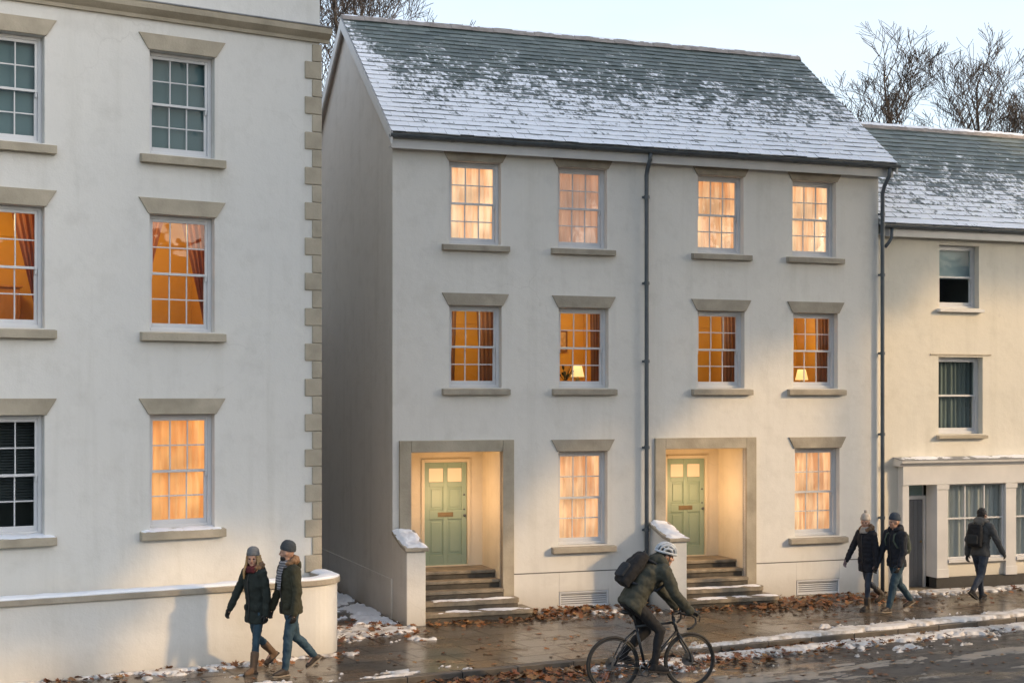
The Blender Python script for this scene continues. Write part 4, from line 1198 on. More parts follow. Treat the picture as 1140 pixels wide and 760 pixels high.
def pose_joints(h, lean=4, legL=(20, 10, 0), legR=(-20, 20, 0), armL=(15, 8, 15), armR=(-15, 8, 15), head=(0, 0), female=False, twist=0):
    J = {}; X, Y, Z = V((1, 0, 0)), V((0, 1, 0)), V((0, 0, 1))
    pel = V((0, 0, .52 * h)); J['h'] = h
    sp = V((math.sin(R(lean)), 0, math.cos(R(lean)))); J['pel'] = pel; J['sp'] = sp
    f = Y.cross(sp); f.normalize()
    J['f'] = f; J['l'] = Y
    NB = pel + sp * .315 * h; J['NB'] = NB
    sw = (.098 if female else .112) * h
    for s, sd in (('L', 1), ('R', -1)):
        hip, kn, ank = legL if s == 'L' else legR
        H_ = pel + Y * sd * .05 * h - Z * .01 * h
        a = R(hip); K = H_ + V((math.sin(a), 0, -math.cos(a))) * .245 * h
        b = R(hip - kn); A = K + V((math.sin(b), 0, -math.cos(b))) * .232 * h
        J['H' + s], J['K' + s], J['A' + s] = H_, K, A
        p = R(ank); J['F' + s] = V((math.cos(p), sd * .12, math.sin(p))).normalized()
        fl, ab, el = armL if s == 'L' else armR
        S = NB - sp * .028 * h + Y * sd * sw
        d1 = V((math.sin(R(fl)) * math.cos(R(ab)), sd * math.sin(R(ab)), -math.cos(R(fl)) * math.cos(R(ab))))
        d2 = V((math.sin(R(fl + el)) * math.cos(R(ab * .3)), sd * math.sin(R(ab * .3)), -math.cos(R(fl + el)) * math.cos(R(ab * .3))))
        E_ = S + d1 * .172 * h; Wd = E_ + d2 * .145 * h
        J['S' + s], J['E' + s], J['W' + s], J['D' + s] = S, E_, Wd, d2
    hy, hp = head
    hf = rot(rot(X, 'Y', R(-hp)), 'Z', R(hy)); hu = rot(rot(Z, 'Y', R(-hp)), 'Z', R(hy))
    J['hf'], J['hu'], J['hl'] = hf, hu, hu.cross(hf)
    J['HC'] = NB + sp * .035 * h + Z * .062 * h + X * .012 * h
    return J

def lowest(J):
    z = 1e9
    for s in 'LR':
        A, F = J['A' + s], J['F' + s]; h = J['h']
        z = min(z, (A - F * .045 * h - V((0, 0, 1)) * .045 * h).z, (A + F * .10 * h - V((0, 0, 1)) * .048 * h).z)
    return z

def glove_mb(mb, W_, d, n, t, k=1.0, curl=25):
    """a hand: palm plus four curled fingers and a thumb; d along the hand, n the way the palm faces, t the thumb side"""
    d, n, t = d.normalized(), n.normalized(), t.normalized()
    mb.capsule(W_ - d * .03 * k, W_ + d * .02 * k, .034 * k, .032 * k)
    for o in (-.026, -.009, .009, .026):
        mb.capsule(W_ + d * .01 * k + t * o * .6 * k, W_ + d * .085 * k + t * o * k, .019 * k, .0165 * k, 8)
    for o, L in ((-.030, .058), (-.010, .072), (.010, .078), (.030, .070)):
        p = W_ + d * .088 * k + t * o * k; pts = [p]; a = curl * .6
        for sgl in (.44, .32, .24):
            dd = d * math.cos(R(a)) + n * math.sin(R(a)); p = p + dd * L * sgl * k * 1.05; pts.append(p); a += curl
        mb.chain(pts, [.0125 * k, .0118 * k, .0108 * k, .0095 * k], 8)
    p = W_ + d * .022 * k + t * .026 * k
    q = p + (d * .62 + t * .62 + n * .3).normalized() * .042 * k; r_ = q + (d * .85 + t * .15 + n * .5).normalized() * .032 * k
    mb.chain([p, q, r_], [.017 * k, .0135 * k, .011 * k], 8)

def boot_mb(mb, A, F, h, shaft, r=.05):
    Z = V((0, 0, 1)); side = Z.cross(F).normalized(); up = F.cross(side).normalized()
    if up.z < 0: up = -up
    heel = A - F * .035 * h / 1.75 * 1.0 - up * .045
    ball = A + F * .115 - up * .050; toe = A + F * .165 - up * .052
    mb.capsule(heel, ball, .036, .040); mb.capsule(ball, toe, .040, .031)
    mb.capsule(A - up * .01, ball + up * .012, .043, .034)
    mb.capsule(A + F * .0 - up * .04, A, .045, .047)
    return heel, ball, toe, up, side

SKIN = surf('skin', (.42, .24, .17), (.52, .31, .22), 6, .5, .05, 60)
EYE = surf('eye_dark', (.015, .012, .01), (.03, .02, .015), 10, .2, 0, 20)
LIP = surf('lip', (.30, .10, .09), (.34, .12, .10), 8, .5, 0, 20)
def cloth(name, c, v=.7, rough=.85, bump=.35, bscale=55):
    return surf(name, tuple(x * v for x in c), c, 7, rough, bump, bscale, bdist=.006)

def dress(e, J, sp):
    h = J['h']; k = h / 1.75; Z = V((0, 0, 1))
    pel, NB, s_, f, l = J['pel'], J['NB'], J['sp'], J['f'], J['l']
    HC, hf, hu, hl = J['HC'], J['hf'], J['hu'], J['hl']
    bend = J.get('bend', V((0, 0, 0)))
    def spine(t): return pel + (NB - pel) * t + bend * (4 * t * (1 - t) if 0 < t < 1 else 0)
    # --- body: one continuous skin
    b = MB()
    b.loft([ring(spine(t), f, l, rf * k, rl * k) for t, rf, rl in ((-.12, .06, .08), (0, .10, .14), (.3, .09, .125), (.7, .11, .15), (.9, .085, .14), (1, .05, .06))])
    b.capsule(NB - s_ * .05, HC - hu * .06 * k, .055 * k, .052 * k)
    for q in 'LR':
        b.chain([J['H' + q], J['K' + q], J['A' + q]], [.066 * k, .043 * k, .030 * k]); b.capsule(J['A' + q], J['A' + q] + J['F' + q] * .1 - Z * .03, .034 * k, .026 * k)
        b.chain([J['S' + q], J['E' + q], J['W' + q]], [.048 * k, .038 * k, .028 * k]); b.capsule(J['W' + q], J['W' + q] + J['D' + q] * .07, .026 * k, .02 * k)
    P = lambda a, c, d: HC + hf * a * k + hl * c * k + hu * d * k
    b.ell(P(-.008, 0, .02), (.094 * k, .076 * k, .102 * k), hf, hl, hu, 16, 12)
    b.ell(P(.028, 0, -.058), (.058 * k, .054 * k, .058 * k), hf, hl, hu, 14, 10)
    b.ell(P(.062, 0, -.090), (.026 * k, .028 * k, .020 * k), hf, hl, hu)
    b.capsule(P(.084, 0, .012), P(.104, 0, -.024), .010 * k, .0135 * k, 8)
    for c in (-.011, .011): b.capsule(P(.092, c, -.027), P(.090, c * 1.1, -.027), .009 * k, .009 * k, 8)
    b.capsule(P(.078, -.032, .022), P(.078, .032, .022), .012 * k, .012 * k, 8)
    for c in (-1, 1):
        b.ell(P(-.005, c * .078, -.005), (.022 * k, .010 * k, .032 * k), hf, hl, hu)
        b.ell(P(.060, c * .040, -.028), (.026 * k, .024 * k, .024 * k), hf, hl, hu)
    b.capsule(P(.082, -.017, -.056), P(.082, .017, -.056), .0085 * k, .0085 * k, 8)
    remesh(b, 'body', sp.get('skin', SKIN), e, .0085, 3)
    for c in (-1, 1):
        m_ = MB(); m_.ell(P(.079, c * .031, .001), (.010 * k, .014 * k, .0075 * k), hf, hl, hu); m_.build('eye', EYE, e, smooth=True)
    if sp.get('beard'):
        m_ = MB(); m_.ell(P(.034, 0, -.072), (.062 * k, .060 * k, .052 * k), hf, hl, hu); m_.ell(P(.066, 0, -.095), (.03 * k, .034 * k, .024 * k), hf, hl, hu)
        remesh(m_, 'beard', sp['beard'], e, .01, 2, .004, 40)
    else:
        m_ = MB(); m_.capsule(P(.088, -.014, -.057), P(.088, .014, -.057), .006 * k, .006 * k, 8); m_.build('lips', LIP, e, smooth=True)
    # --- trousers
    t = MB(); tw = sp.get('trouser_w', 1.0)
    t.loft([ring(pel + s_ * a * k, f, l, rf * k, rl * k) for a, rf, rl in ((-.10, .095, .11), (-.03, .125, .165), (.10, .115, .155))])
    for q in 'LR':
        H_, K_, A_ = J['H' + q], J['K' + q], J['A' + q]
        cal = K_ + (A_ - K_) * .35 - f * .012
        t.chain([H_, K_, cal, A_ + (K_ - A_) * sp.get('cuff', .08)], [.098 * k * tw, .068 * k * tw, .064 * k * tw, .050 * k * tw])
    remesh(t, 'trousers', sp['trousers'], e, .012, 2, .010, 14, 3)
    # --- boots
    for q in 'LR':
        m_ = MB(); A_, F_ = J['A' + q], J['F' + q]
        heel, ball, toe, up, sd = boot_mb(m_, A_, F_, h, 0)
        if sp.get('shaft'):
            d_ = (J['K' + q] - A_).normalized(); m_.capsule(A_, A_ + d_ * sp['shaft'], .052 * k, .064 * k)
        bo = remesh(m_, 'boot', sp['boots'], e, .009, 3, .003, 25, 1)
        m_ = MB(); c0, c1 = heel - up * .036 - F_ * .04, toe - up * .034 + F_ * .035
        m_.loft([[c0 - sd * .03, c0 + sd * .03, c0 + sd * .03 + up * .022, c0 - sd * .03 + up * .022],
                 [ball - up * .042 - sd * .044, ball - up * .042 + sd * .044, ball - up * .020 + sd * .044, ball - up * .020 - sd * .044],
                 [c1 - sd * .022, c1 + sd * .022, c1 + sd * .022 + up * .02, c1 - sd * .022 + up * .02]])
        m_.build('sole', sp.get('sole', BLACK), bo, bevel=.004)
    # --- coat
    c = MB(); hem = sp['hem']; cw = sp.get('coat_w', 1.0)
    fw = (J['KL'] + J['KR']) / 2 - pel; fw = V((fw.x, fw.y, 0)) * .35
    down = -(s_ if sp.get('hem_spine') else Z)
    st = [(hem, .142 + sp.get('flare', 0), .188 + sp.get('flare', 0)), (hem * .5, .142, .19)]
    rings = [ring(pel + down * d_ + fw * (d_ / max(hem, .01)) * min(1, hem / .3), f, l, rf * k * cw, rl * k * cw) for d_, rf, rl in st]
    for tt, rf, rl in ((.0, .138, .185), (.25, .130, .172), (.5, .138, .180), (.75, .140, .195), (.90, .110, .185), (.98, .075, .10), (1.06, .066, .075)):
        rings.append(ring(spine(tt), f, l, rf * k * cw, rl * k * (cw if tt < .95 else 1)))
    c.loft(rings)
    for q in 'LR':
        c.chain([J['S' + q], J['E' + q], J['W' + q] + J['D' + q] * .02], [.078 * k * cw, .064 * k * cw, .050 * k * cw])
        c.capsule(J['S' + q], spine(.93), .075 * k, .085 * k)
    post = None
    if sp.get('quilt'):
        qn = sp['quilt']
        def post(p, n):
            a = (p - pel).dot(s_)
            return .007 * (abs(math.sin(a * math.pi / qn)) ** .6 - .6)
    co = remesh(c, 'coat', sp['coat'], e, .012, 3, .014, 11, sp.get('seed', 1), post)
    # zip / placket
    m_ = MB()
    zt = [(-hem * .9 / .56, 1)] if False else None
    pts = []
    for tt, rf in ((.05, .140), (.25, .134), (.5, .142), (.75, .143), (.9, .114)): pts.append(spine(tt) + f * (rf * k * cw + .004))
    pts.insert(0, pel + down * hem * .92 + fw * .92 * min(1, hem / .3) + f * (.146 * k * cw + sp.get('flare', 0)))
    m_.tube(pts, .009, 6); m_.build('zip', sp.get('zip', BLACK), co, smooth=True)
    for sd_ in (-1, 1):
        m_ = MB(); pc = pel + s_ * .015 * k + l * sd_ * .105 * k + f * (.112 * k * cw)
        m_.ell(pc, (.022, .058, .05), (f + l * sd_ * .55).normalized(), (l - f * sd_ * .55).normalized(), s_); m_.build('pocket', sp['coat'], co, smooth=True)
    # --- hood / collar
    if sp.get('hood'):
        m_ = MB(); base = NB + s_ * .035 * k
        pts = []; rr = []
        for i in range(13):
            a = R(-155 + 310 * i / 12)                      # from front right round the back to front left
            x = -math.cos(a); 
            pts.append(base + f * (-.085 * math.cos(a) * 1.0 - .0) * k + l * (.112 * math.sin(a)) * k + s_ * (.02 * math.cos(a) + .012) * k)
            rr.append((.034 + .030 * (math.cos(a) * .5 + .5)) * k)
        m_.tube(pts, rr, 10)
        if not sp.get('fur'): m_.ell(base - f * .105 * k - s_ * .02 * k, (.06 * k, .11 * k, .085 * k), f, l, s_)
        remesh(m_, 'hood', sp['hood'], co, .012, 2, .016 if sp.get('fur') else .008, 30 if sp.get('fur') else 12, 5)
        if sp.get('fur'):
            m_ = MB(); m_.ell(base - f * .12 * k - s_ * .05 * k, (.055 * k, .105 * k, .085 * k), f, l, s_); remesh(m_, 'hood_pouch', sp['coat'], co, .012, 3, .006, 12, 2)
    # --- gloves
    for q, sd_ in (('L', 1), ('R', -1)):
        d_ = J['D' + q]
        hd = J.get('HD' + q, d_)
        n = J.get('HN' + q, (-l * sd_ - l * sd_ * 0).copy()); n = (n - hd * n.dot(hd)).normalized()
        th = J.get('HT' + q, f); th = (th - hd * th.dot(hd) - n * th.dot(n)).normalized()
        m_ = MB(); glove_mb(m_, J['W' + q] + d_ * .012, hd, n, th, 1.0 * k, J.get('curl', 28)); remesh(m_, 'glove', sp['gloves'], e, .0055, 2)
    # --- hat
    if sp.get('hat'):
        m_ = MB(); tl = R(sp.get('hat_tilt', 12))
        u2 = (hu * math.cos(tl) - hf * math.sin(tl)).normalized(); f2 = hl.cross(u2)
        hc = P(-.010, 0, .03); rings = []
        for z, r_ in ((.000, .97), (.004, 1.06), (.045, 1.08), (.050, 1.03), (.075, 1.0), (.105, .88), (.125, .68), (.138, .42), (.143, .12)):
            rings.append([hc + u2 * z * k + f2 * math.cos(a) * r_ * .104 * k + hl * math.sin(a) * r_ * .088 * k for a in [2 * math.pi * i / 20 for i in range(20)]])
        m_.loft(rings)
        ho = remesh(m_, 'beanie', sp['hat'], e, .007, 2, .003, 30)
        if sp.get('pompom'):
            m_ = MB(); m_.ell(hc + u2 * .168 * k, (.032, .032, .032)); remesh(m_, 'pompom', sp['pompom'], ho, .007, 1, .008, 60)
    if sp.get('hair_cap'):
        m_ = MB(); m_.ell(P(-.020, 0, .035), (.100 * k, .086 * k, .102 * k), hf, hl, hu, 16, 12); m_.ell(P(-.05, 0, -.03), (.065 * k, .076 * k, .07 * k), hf, hl, hu)
        remesh(m_, 'hair', sp['hair_cap'], e, .008, 1, .012, 28, 4)
    if sp.get('long_hair'):
        m_ = MB()
        for c_ in (-1, 1):
            for i in range(5):
                a0 = P(.045 - .024 * i, c_ * (.074 + .004 * i), .03); a1 = P(.046 - .026 * i, c_ * (.083 + .006 * i), -.07)
                a2 = a1 - Z * .10 + f * (.035 - .01 * i) + l * c_ * .012; a3 = a2 - Z * (.10 + .015 * i) + f * .01
                m_.chain([a0, a1, a2, a3], [.016, .02, .02, .009], 8)
        remesh(m_, 'hair', sp['long_hair'], e, .007, 1, .005, 45, 2)
    if sp.get('scarf'):
        m_ = MB(); pts = []
        for i in range(17):
            a = 2 * math.pi * i / 16
            pts.append(NB + s_ * (.05 - .018 * math.cos(a)) * k + f * (.012 + .080 * math.cos(a)) * k + l * .088 * math.sin(a) * k)
        m_.tube(pts[:-1], .040 * k, 10, closed=True); m_.tube([p - Z * .035 + (p - NB) * .05 for p in pts[:-1]], .036 * k, 10, closed=True)
        remesh(m_, 'scarf', sp['scarf'], e, .009, 2, .008, 22, 6)
        if sp.get('scarf_tail'):
            m_ = MB()
            for c_, L_ in ((.035, .34), (-.02, .25)):
                p0 = NB + f * .10 * k + l * c_ + s_ * .02; p1 = p0 - Z * .14 + f * .045; p2 = p0 - Z * L_ + f * .06
                for a, b_ in ((p0, p1), (p1, p2)):
                    m_.loft([[a + l * .042 - f * .012, a - l * .042 - f * .012, a - l * .042 + f * .014, a + l * .042 + f * .014], [b_ + l * .045 - f * .012, b_ - l * .045 - f * .012, b_ - l * .045 + f * .014, b_ + l * .045 + f * .014]])
            remesh(m_, 'scarf_tail', sp['scarf'], e, .008, 2, .004, 20, 3)
    if sp.get('snood'):
        m_ = MB(); m_.loft([ring(NB + s_ * a * k + f * b_ * k, f, l, r_ * k, r_ * 1.05 * k) for a, b_, r_ in ((-.03, .02, .105), (.02, .02, .100), (.06, .015, .085), (.085, .015, .078))])
        remesh(m_, 'snood', sp['snood'], e, .009, 2, .008, 18, 6)

def backpack(J, e_loc, e_rot, label, mat, mat2, w=.15, hh=.22, dd=.085, off=.0, tilt=0, strap=True):
    b_ = empty('backpack', e_loc); b_.rotation_euler = e_rot; tag(b_, label, 'backpack')
    k = J['h'] / 1.75; s_, f, l = J['sp'], J['f'], J['l']; pel, NB = J['pel'], J['NB']; bend = J.get('bend', V((0, 0, 0)))
    c = pel + (NB - pel) * .58 + bend * .95 - f * (.145 * k + dd * .85 + off)
    s2 = rot_about(s_, l, tilt); f2 = l.cross(s2)
    m_ = MB(); rings = []
    for a, r_ in ((-1, .80), (-.9, .95), (-.4, 1.05), (.2, 1.0), (.7, .86), (.95, .62), (1.0, .45)):
        rings.append(ring(c + s2 * a * hh * k + f2 * (1 - r_) * dd * .5, f2, l, dd * r_ * k, w * (r_ * .5 + .5) * k, 18, 3.5))
    m_.loft(rings); remesh(m_, 'bag', mat, b_, .010, 2, .008, 12, 2)
    m_ = MB(); rings = []
    for a, r_ in ((-.8, .8), (-.7, 1), (-.1, 1), (.05, .8)):
        rings.append(ring(c + s2 * a * hh * k - f2 * dd * .98 * k, f2, l, .035 * r_ * k, w * .78 * r_ * k, 16, 3.5))
    m_.loft(rings); remesh(m_, 'pocket', mat2, b_, .009, 2, .004, 14, 2)
    if strap:
        for sd in (-1, 1):
            x = l * sd * .088 * k
            pts = [c + s2 * hh * .8 * k + x + f2 * dd * .6, NB - s_ * .0 * k + x - f * .02, NB - s_ * .045 * k + x * 1.1 + f * .112 * k, NB - s_ * .15 * k + x * 1.25 + f * .152 * k, NB - s_ * .27 * k + x * 1.6 + f * .105 * k, c - s2 * hh * .65 * k + x * 1.5 + f2 * dd * .7]
            m_ = MB(); m_.tube(pts, .017, 8); m_.build('strap', mat2, b_, smooth=True)
        m_ = MB(); m_.tube([c + s2 * hh * 1.0 * k + l * .03, c + s2 * (hh + .035) * k, c + s2 * hh * 1.0 * k - l * .03], .009, 6); m_.build('carry_handle', mat2, b_, smooth=True)
    return b_
def rot_about(v, axis, deg): return Matrix.Rotation(R(deg), 3, axis) @ v

JEANS = surf('blue_denim', (.012, .034, .056), (.034, .076, .110), 7, .8, .3, 70, bdist=.004)
DKJEANS = surf('dark_denim', (.018, .026, .042), (.045, .06, .09), 7, .8, .3, 70, bdist=.004)
TEAL = cloth('dark_green_parka', (.018, .026, .022)); OLIVE = cloth('olive_parka', (.040, .040, .022)); NAVY = cloth('navy_padded_coat', (.010, .012, .020)); NAVY2 = cloth('navy_jacket', (.012, .016, .026))
GREYJ = cloth('grey_jacket', (.085, .085, .085)); BLACKC = cloth('black_fabric', (.012, .012, .014)); CYJ = cloth('olive_green_jacket', (.058, .060, .045))
GREYK = cloth('grey_knit', (.17, .18, .19), bscale=120); DGREYK = cloth('dark_grey_knit', (.055, .065, .075), bscale=120); BLUEK = cloth('blue_grey_knit', (.045, .065, .095), bscale=120); BEIGEK = cloth('beige_knit', (.50, .45, .40), bscale=120)
MAROON = cloth('maroon_knit', (.10, .012, .018), bscale=100); FUR = cloth('brown_fur', (.24, .14, .075), bump=.8, bscale=140); BLONDE = cloth('blonde_hair', (.46, .29, .13), rough=.5, bscale=90); DKHAIR = cloth('dark_hair', (.018, .013, .010), rough=.6, bscale=90)
SUEDE = cloth('tan_suede', (.15, .095, .06)); DKBOOT = cloth('dark_brown_leather', (.045, .032, .024), rough=.6); RUBBER = cloth('pale_rubber', (.30, .25, .19)); LEATHER = cloth('black_glove', (.014, .014, .015), rough=.6); PINKG = cloth('pale_mauve_wool', (.34, .25, .26)); LGREY = cloth('pale_grey_knit', (.42, .39, .36), bscale=100)
def striped():
    m, nt, out = newmat('striped_scarf')
    wv = nd(nt, 'ShaderNodeTexWave', {'Vector': coord(nt), 'Scale': 9.0, 'Distortion': .6}, wave_type='BANDS', bands_direction='Z')
    c = ramp(nt, wv.outputs[1], [(.4, (.30, .30, .32)), (.6, (.08, .085, .10))])
    b = nd(nt, 'ShaderNodeBsdfPrincipled', {'Base Color': c, 'Roughness': .9}); nt.links.new(b.outputs[0], out.inputs[0]); return m
STRIPE = striped()

def walker(px_loc, heading, J, sp, label, group=None):
    z = lowest(J)
    e = empty('person', (px_loc[0], px_loc[1], -z + .004), R(heading)); tag(e, label, 'person', group)
    dress(e, J, sp); return e

def frame_of(loc, heading, J): return Matrix.Translation((loc[0], loc[1], -lowest(J) + .004)) @ Matrix.Rotation(R(heading), 4, 'Z')
def hold(la, ha, Ja, lb, hb_, Jb):
    # the right hand of b reaches the left hand of a
    A, B = frame_of(la, ha, Ja), frame_of(lb, hb_, Jb)
    pa = A @ (Ja['WL'] + Ja['DL'] * .07); sb = B @ Jb['SR']
    mid_ = pa.lerp(sb, .06); mid_.z = pa.z
    t = B.inverted() @ mid_; h = Jb['h']
    d = (t - Jb['SR']).normalized(); Jb['WR'] = t - V((0, 0, -.05)) * 1.0
    Jb['ER'] = ik(Jb['SR'], Jb['WR'], .172 * h, .145 * h, V((-1, -.4, 0))); Jb['DR'] = (Jb['WR'] - Jb['ER']).normalized()
# couple by the garden wall, walking to the left
J1 = pose_joints(1.72, 4, legL=(11, 4, 1), legR=(-12, 38, -34), armL=(-6, 10, 12), armR=(14, 20, 14), head=(34, -4), female=True)
walker((-3.62, 20.85), 232, J1, dict(coat=TEAL, hem=.20, trousers=JEANS, trouser_w=.86, boots=SUEDE, shaft=.20, sole=DKBOOT, cuff=.30, gloves=LEATHER, hat=GREYK, hood=FUR, fur=True, long_hair=BLONDE, scarf=MAROON, coat_w=.94, flare=.01, seed=2),
       'woman in a grey beanie, maroon scarf and long dark green parka beside the garden wall')
J2 = pose_joints(1.82, 4, legL=(12, 6, 1), legR=(-13, 32, -34), armL=(-2, 10, 12), armR=(8, 9, 12), head=(-40, 0))
walker((-3.10, 20.70), 212, J2, dict(coat=OLIVE, hem=.10, trousers=JEANS, boots=DKBOOT, sole=RUBBER, gloves=LEATHER, hat=DGREYK, hood=FUR, fur=True, beard=DKHAIR, scarf=STRIPE, scarf_tail=True, seed=5, cuff=.05),
       'man in a dark grey beanie, striped scarf and olive parka beside the garden wall')
# couple walking past the second house, hand in hand
J3 = pose_joints(1.70, 3, legL=(12, 10, 0), legR=(-16, 40, -36), armL=(-4, 10, 8), armR=(14, 20, 16), head=(28, -6), female=True)
walker((6.50, 26.95), 214, J3, dict(coat=NAVY, hem=.20, quilt=.075, trousers=DKJEANS, trouser_w=.84, boots=DKBOOT, shaft=.12, cuff=.2, gloves=PINKG, hat=BEIGEK, pompom=BEIGEK, hood=FUR, fur=True, snood=LGREY, coat_w=.96, seed=8),
       'woman in a beige bobble hat and navy padded coat holding a companion by the hand')
J4 = pose_joints(1.76, 3, legL=(22, 6, 6), legR=(-20, 22, -22), armL=(6, 9, 20), armR=(-2, 12, 10), head=(-12, -4))
hold((6.50, 26.95), 214, J3, (6.98, 26.74), 208, J4)
w4 = walker((6.98, 26.74), 208, J4, dict(coat=NAVY2, hem=.08, trousers=JEANS, trouser_w=1.04, boots=DKBOOT, sole=RUBBER, gloves=LEATHER, hat=BLUEK, hood=NAVY2, seed=11, cuff=.04),
       'man in a blue grey beanie and dark navy jacket, holding hands outside the shop door')
backpack(J4, w4.location, w4.rotation_euler, 'small grey green rucksack on the back of the man holding hands', cloth('grey_green_nylon', (.06, .075, .065)), cloth('sage_webbing', (.10, .13, .10)), w=.13, hh=.19, dd=.06)
# man walking away to the right
J5 = pose_joints(1.74, 5, legL=(17, 10, 4), legR=(-14, 34, -32), armL=(-16, 9, 14), armR=(10, 22, 24), head=(-8, -3))
w5 = walker((8.98, 28.25), 40, J5, dict(coat=GREYJ, hem=.07, trousers=DKJEANS, boots=BLACKC, gloves=LEATHER, hair_cap=DKHAIR, hood=cloth('light_grey_hood', (.15, .14, .125)), seed=14, cuff=.04),
       'man with dark hair and a grey jacket walking away past the shop window')
backpack(J5, w5.location, w5.rotation_euler, 'black backpack on the man walking away past the shop window', BLACKC, cloth('charcoal_nylon', (.03, .032, .034)), w=.15, hh=.22, dd=.08)

# ------------------------------------------------------------------ cyclist
S = 1.13
bike_loc = V((1.37, 20.02, -.121)); bike_rot = (0, 0, R(17))
bk = empty('bicycle', bike_loc); bk.rotation_euler = bike_rot; bk.scale = (S, S, S)
tag(bk, 'dark grey drop handlebar bicycle ridden along the kerb', 'bicycle')
FRAME = surf('dark_grey_frame', (.035, .038, .042), (.055, .058, .062), 4, .3, .05, 30, metal=.4)
TYRE = surf('tyre_rubber', (.015, .015, .015), (.028, .027, .026), 10, .7, .3, 60)
STEEL = surf('worn_steel', (.22, .22, .22), (.34, .34, .34), 10, .3, .05, 30, metal=.9)
BBK = V((.42, 0, .27)); RA = V((0, 0, .34)); FA = V((1.0, 0, .34)); ST = V((.295, 0, .80)); HT = V((.79, 0, .84)); HB = V((.835, 0, .70))
m_ = MB()
m_.tube([BBK, ST], [.018, .017], 10); m_.tube([ST + V((0, 0, -.02)), HT + V((0, 0, -.03))], .017, 10); m_.tube([BBK, HB], [.022, .021], 10); m_.tube([HT + V((-.008, 0, .03)), HB + V((.008, 0, -.03))], .022, 10)
for y in (-1, 1):
    m_.tube([BBK + V((0, y * .03, 0)), V((.2, y * .06, .30)), RA + V((0, y * .065, 0))], [.012, .011, .010], 8); m_.tube([ST + V((0, y * .012, -.06)), V((.12, y * .055, .58)), RA + V((0, y * .065, 0))], .009, 8)
m_.tube([BBK + V((0, -.045, 0)), BBK + V((0, .045, 0))], .026, 12)
m_.build('frame', FRAME, bk, smooth=True)
m_ = MB()
for y in (-1, 1): m_.tube([HB + V((.012, y * .03, -.03)), HB + V((.05, y * .055, -.10)), FA + V((-.02, y * .06, .1)), FA + V((0, y * .058, 0))], [.014, .015, .012, .009], 8)
m_.tube([HB + V((.012, -.05, -.035)), HB + V((.012, .05, -.035))], .017, 8)
m_.build('fork', FRAME, bk, smooth=True)
for c_ in (RA, FA):
    wh = None
    m_ = MB(); m_.tube([c_ + V((math.cos(a), 0, math.sin(a))) * .322 for a in [2 * math.pi * i / 48 for i in range(48)]], .018, 10, closed=True); wh = m_.build('wheel', TYRE, bk, smooth=True)
    m_ = MB(); m_.tube([c_ + V((math.cos(a), 0, math.sin(a))) * .298 for a in [2 * math.pi * i / 48 for i in range(48)]], .011, 8, closed=True); m_.build('rim', FRAME, wh, smooth=True)
    m_ = MB()
    for i in range(28):
        a = 2 * math.pi * i / 28; a2 = a + (.35 if i % 2 else -.35); y = .03 if (i // 2) % 2 else -.03
        m_.tube([c_ + V((math.cos(a2) * .022, y, math.sin(a2) * .022)), c_ + V((math.cos(a) * .29, 0, math.sin(a) * .29))], .0016, 4)
    m_.build('spokes', STEEL, wh)
    m_ = MB(); m_.tube([c_ + V((0, -.062, 0)), c_ + V((0, -.035, 0)), c_ + V((0, .035, 0)), c_ + V((0, .062, 0))], [.012, .024, .024, .012], 12); m_.build('hub', BLACK, wh, smooth=True)
    m_ = MB(); m_.tube([c_ + V((0, .046, 0)), c_ + V((0, .049, 0))], .08, 24); m_.build('brake_disc', STEEL, wh)
m_ = MB(); m_.tube([ST, ST + V((-.035, 0, .14))], .014, 10); sp_ = m_.build('seat_post', BLACK, bk, smooth=True)
m_ = MB(); sc0 = ST + V((-.05, 0, .155))
m_.loft([ring(sc0 + V((x, 0, z)), V((0, 0, 1)), V((0, 1, 0)), a, b_, 12) for x, z, a, b_ in ((-.14, .012, .018, .05), (-.11, .008, .026, .072), (-.03, 0, .026, .055), (.06, 0, .022, .026), (.14, -.004, .016, .016))])
m_.build('saddle', BLACK, bk, smooth=True)
m_ = MB(); bt = HT + V((-.01, 0, .07)); m_.tube([HT + V((-.01, 0, .02)), bt, bt + V((.09, 0, .012))], .017, 10); m_.build('stem', BLACK, bk, smooth=True)
m_ = MB(); hb = bt + V((.09, 0, .012))
for y in (-1, 1):
    m_.tube([hb, hb + V((0, y * .16, 0)), hb + V((.015, y * .20, 0)), hb + V((.07, y * .215, -.005)), hb + V((.115, y * .22, -.04)), hb + V((.118, y * .222, -.10)), hb + V((.07, y * .225, -.15)), hb + V((.0, y * .23, -.165))], .0145, 10)
hbo = m_.build('handlebar', BLACK, bk, smooth=True)
for y in (-1, 1):
    m_ = MB(); q = hb + V((.10, y * .218, .005)); m_.capsule(q, q + V((.055, 0, .028)), .018, .015); m_.tube([q + V((.045, 0, .02)), q + V((.075, 0, -.03)), q + V((.06, 0, -.10))], [.008, .007, .006], 6); m_.build('brake_lever', BLACK, hbo, smooth=True)
ca = R(-18); cr_ = V((math.cos(ca), 0, math.sin(ca))) * .17
m_ = MB(); m_.tube([BBK + V((math.cos(a), 0, math.sin(a))) * .09 + V((0, -.052, 0)) for a in [2 * math.pi * i / 32 for i in range(32)]], .008, 6, closed=True)
for i in range(5):
    a = 1.257 * i; m_.tube([BBK + V((0, -.052, 0)), BBK + V((math.cos(a) * .09, -.052, math.sin(a) * .09))], .008, 6)
ck = m_.build('crankset', STEEL, bk, smooth=True)
pedal = {}
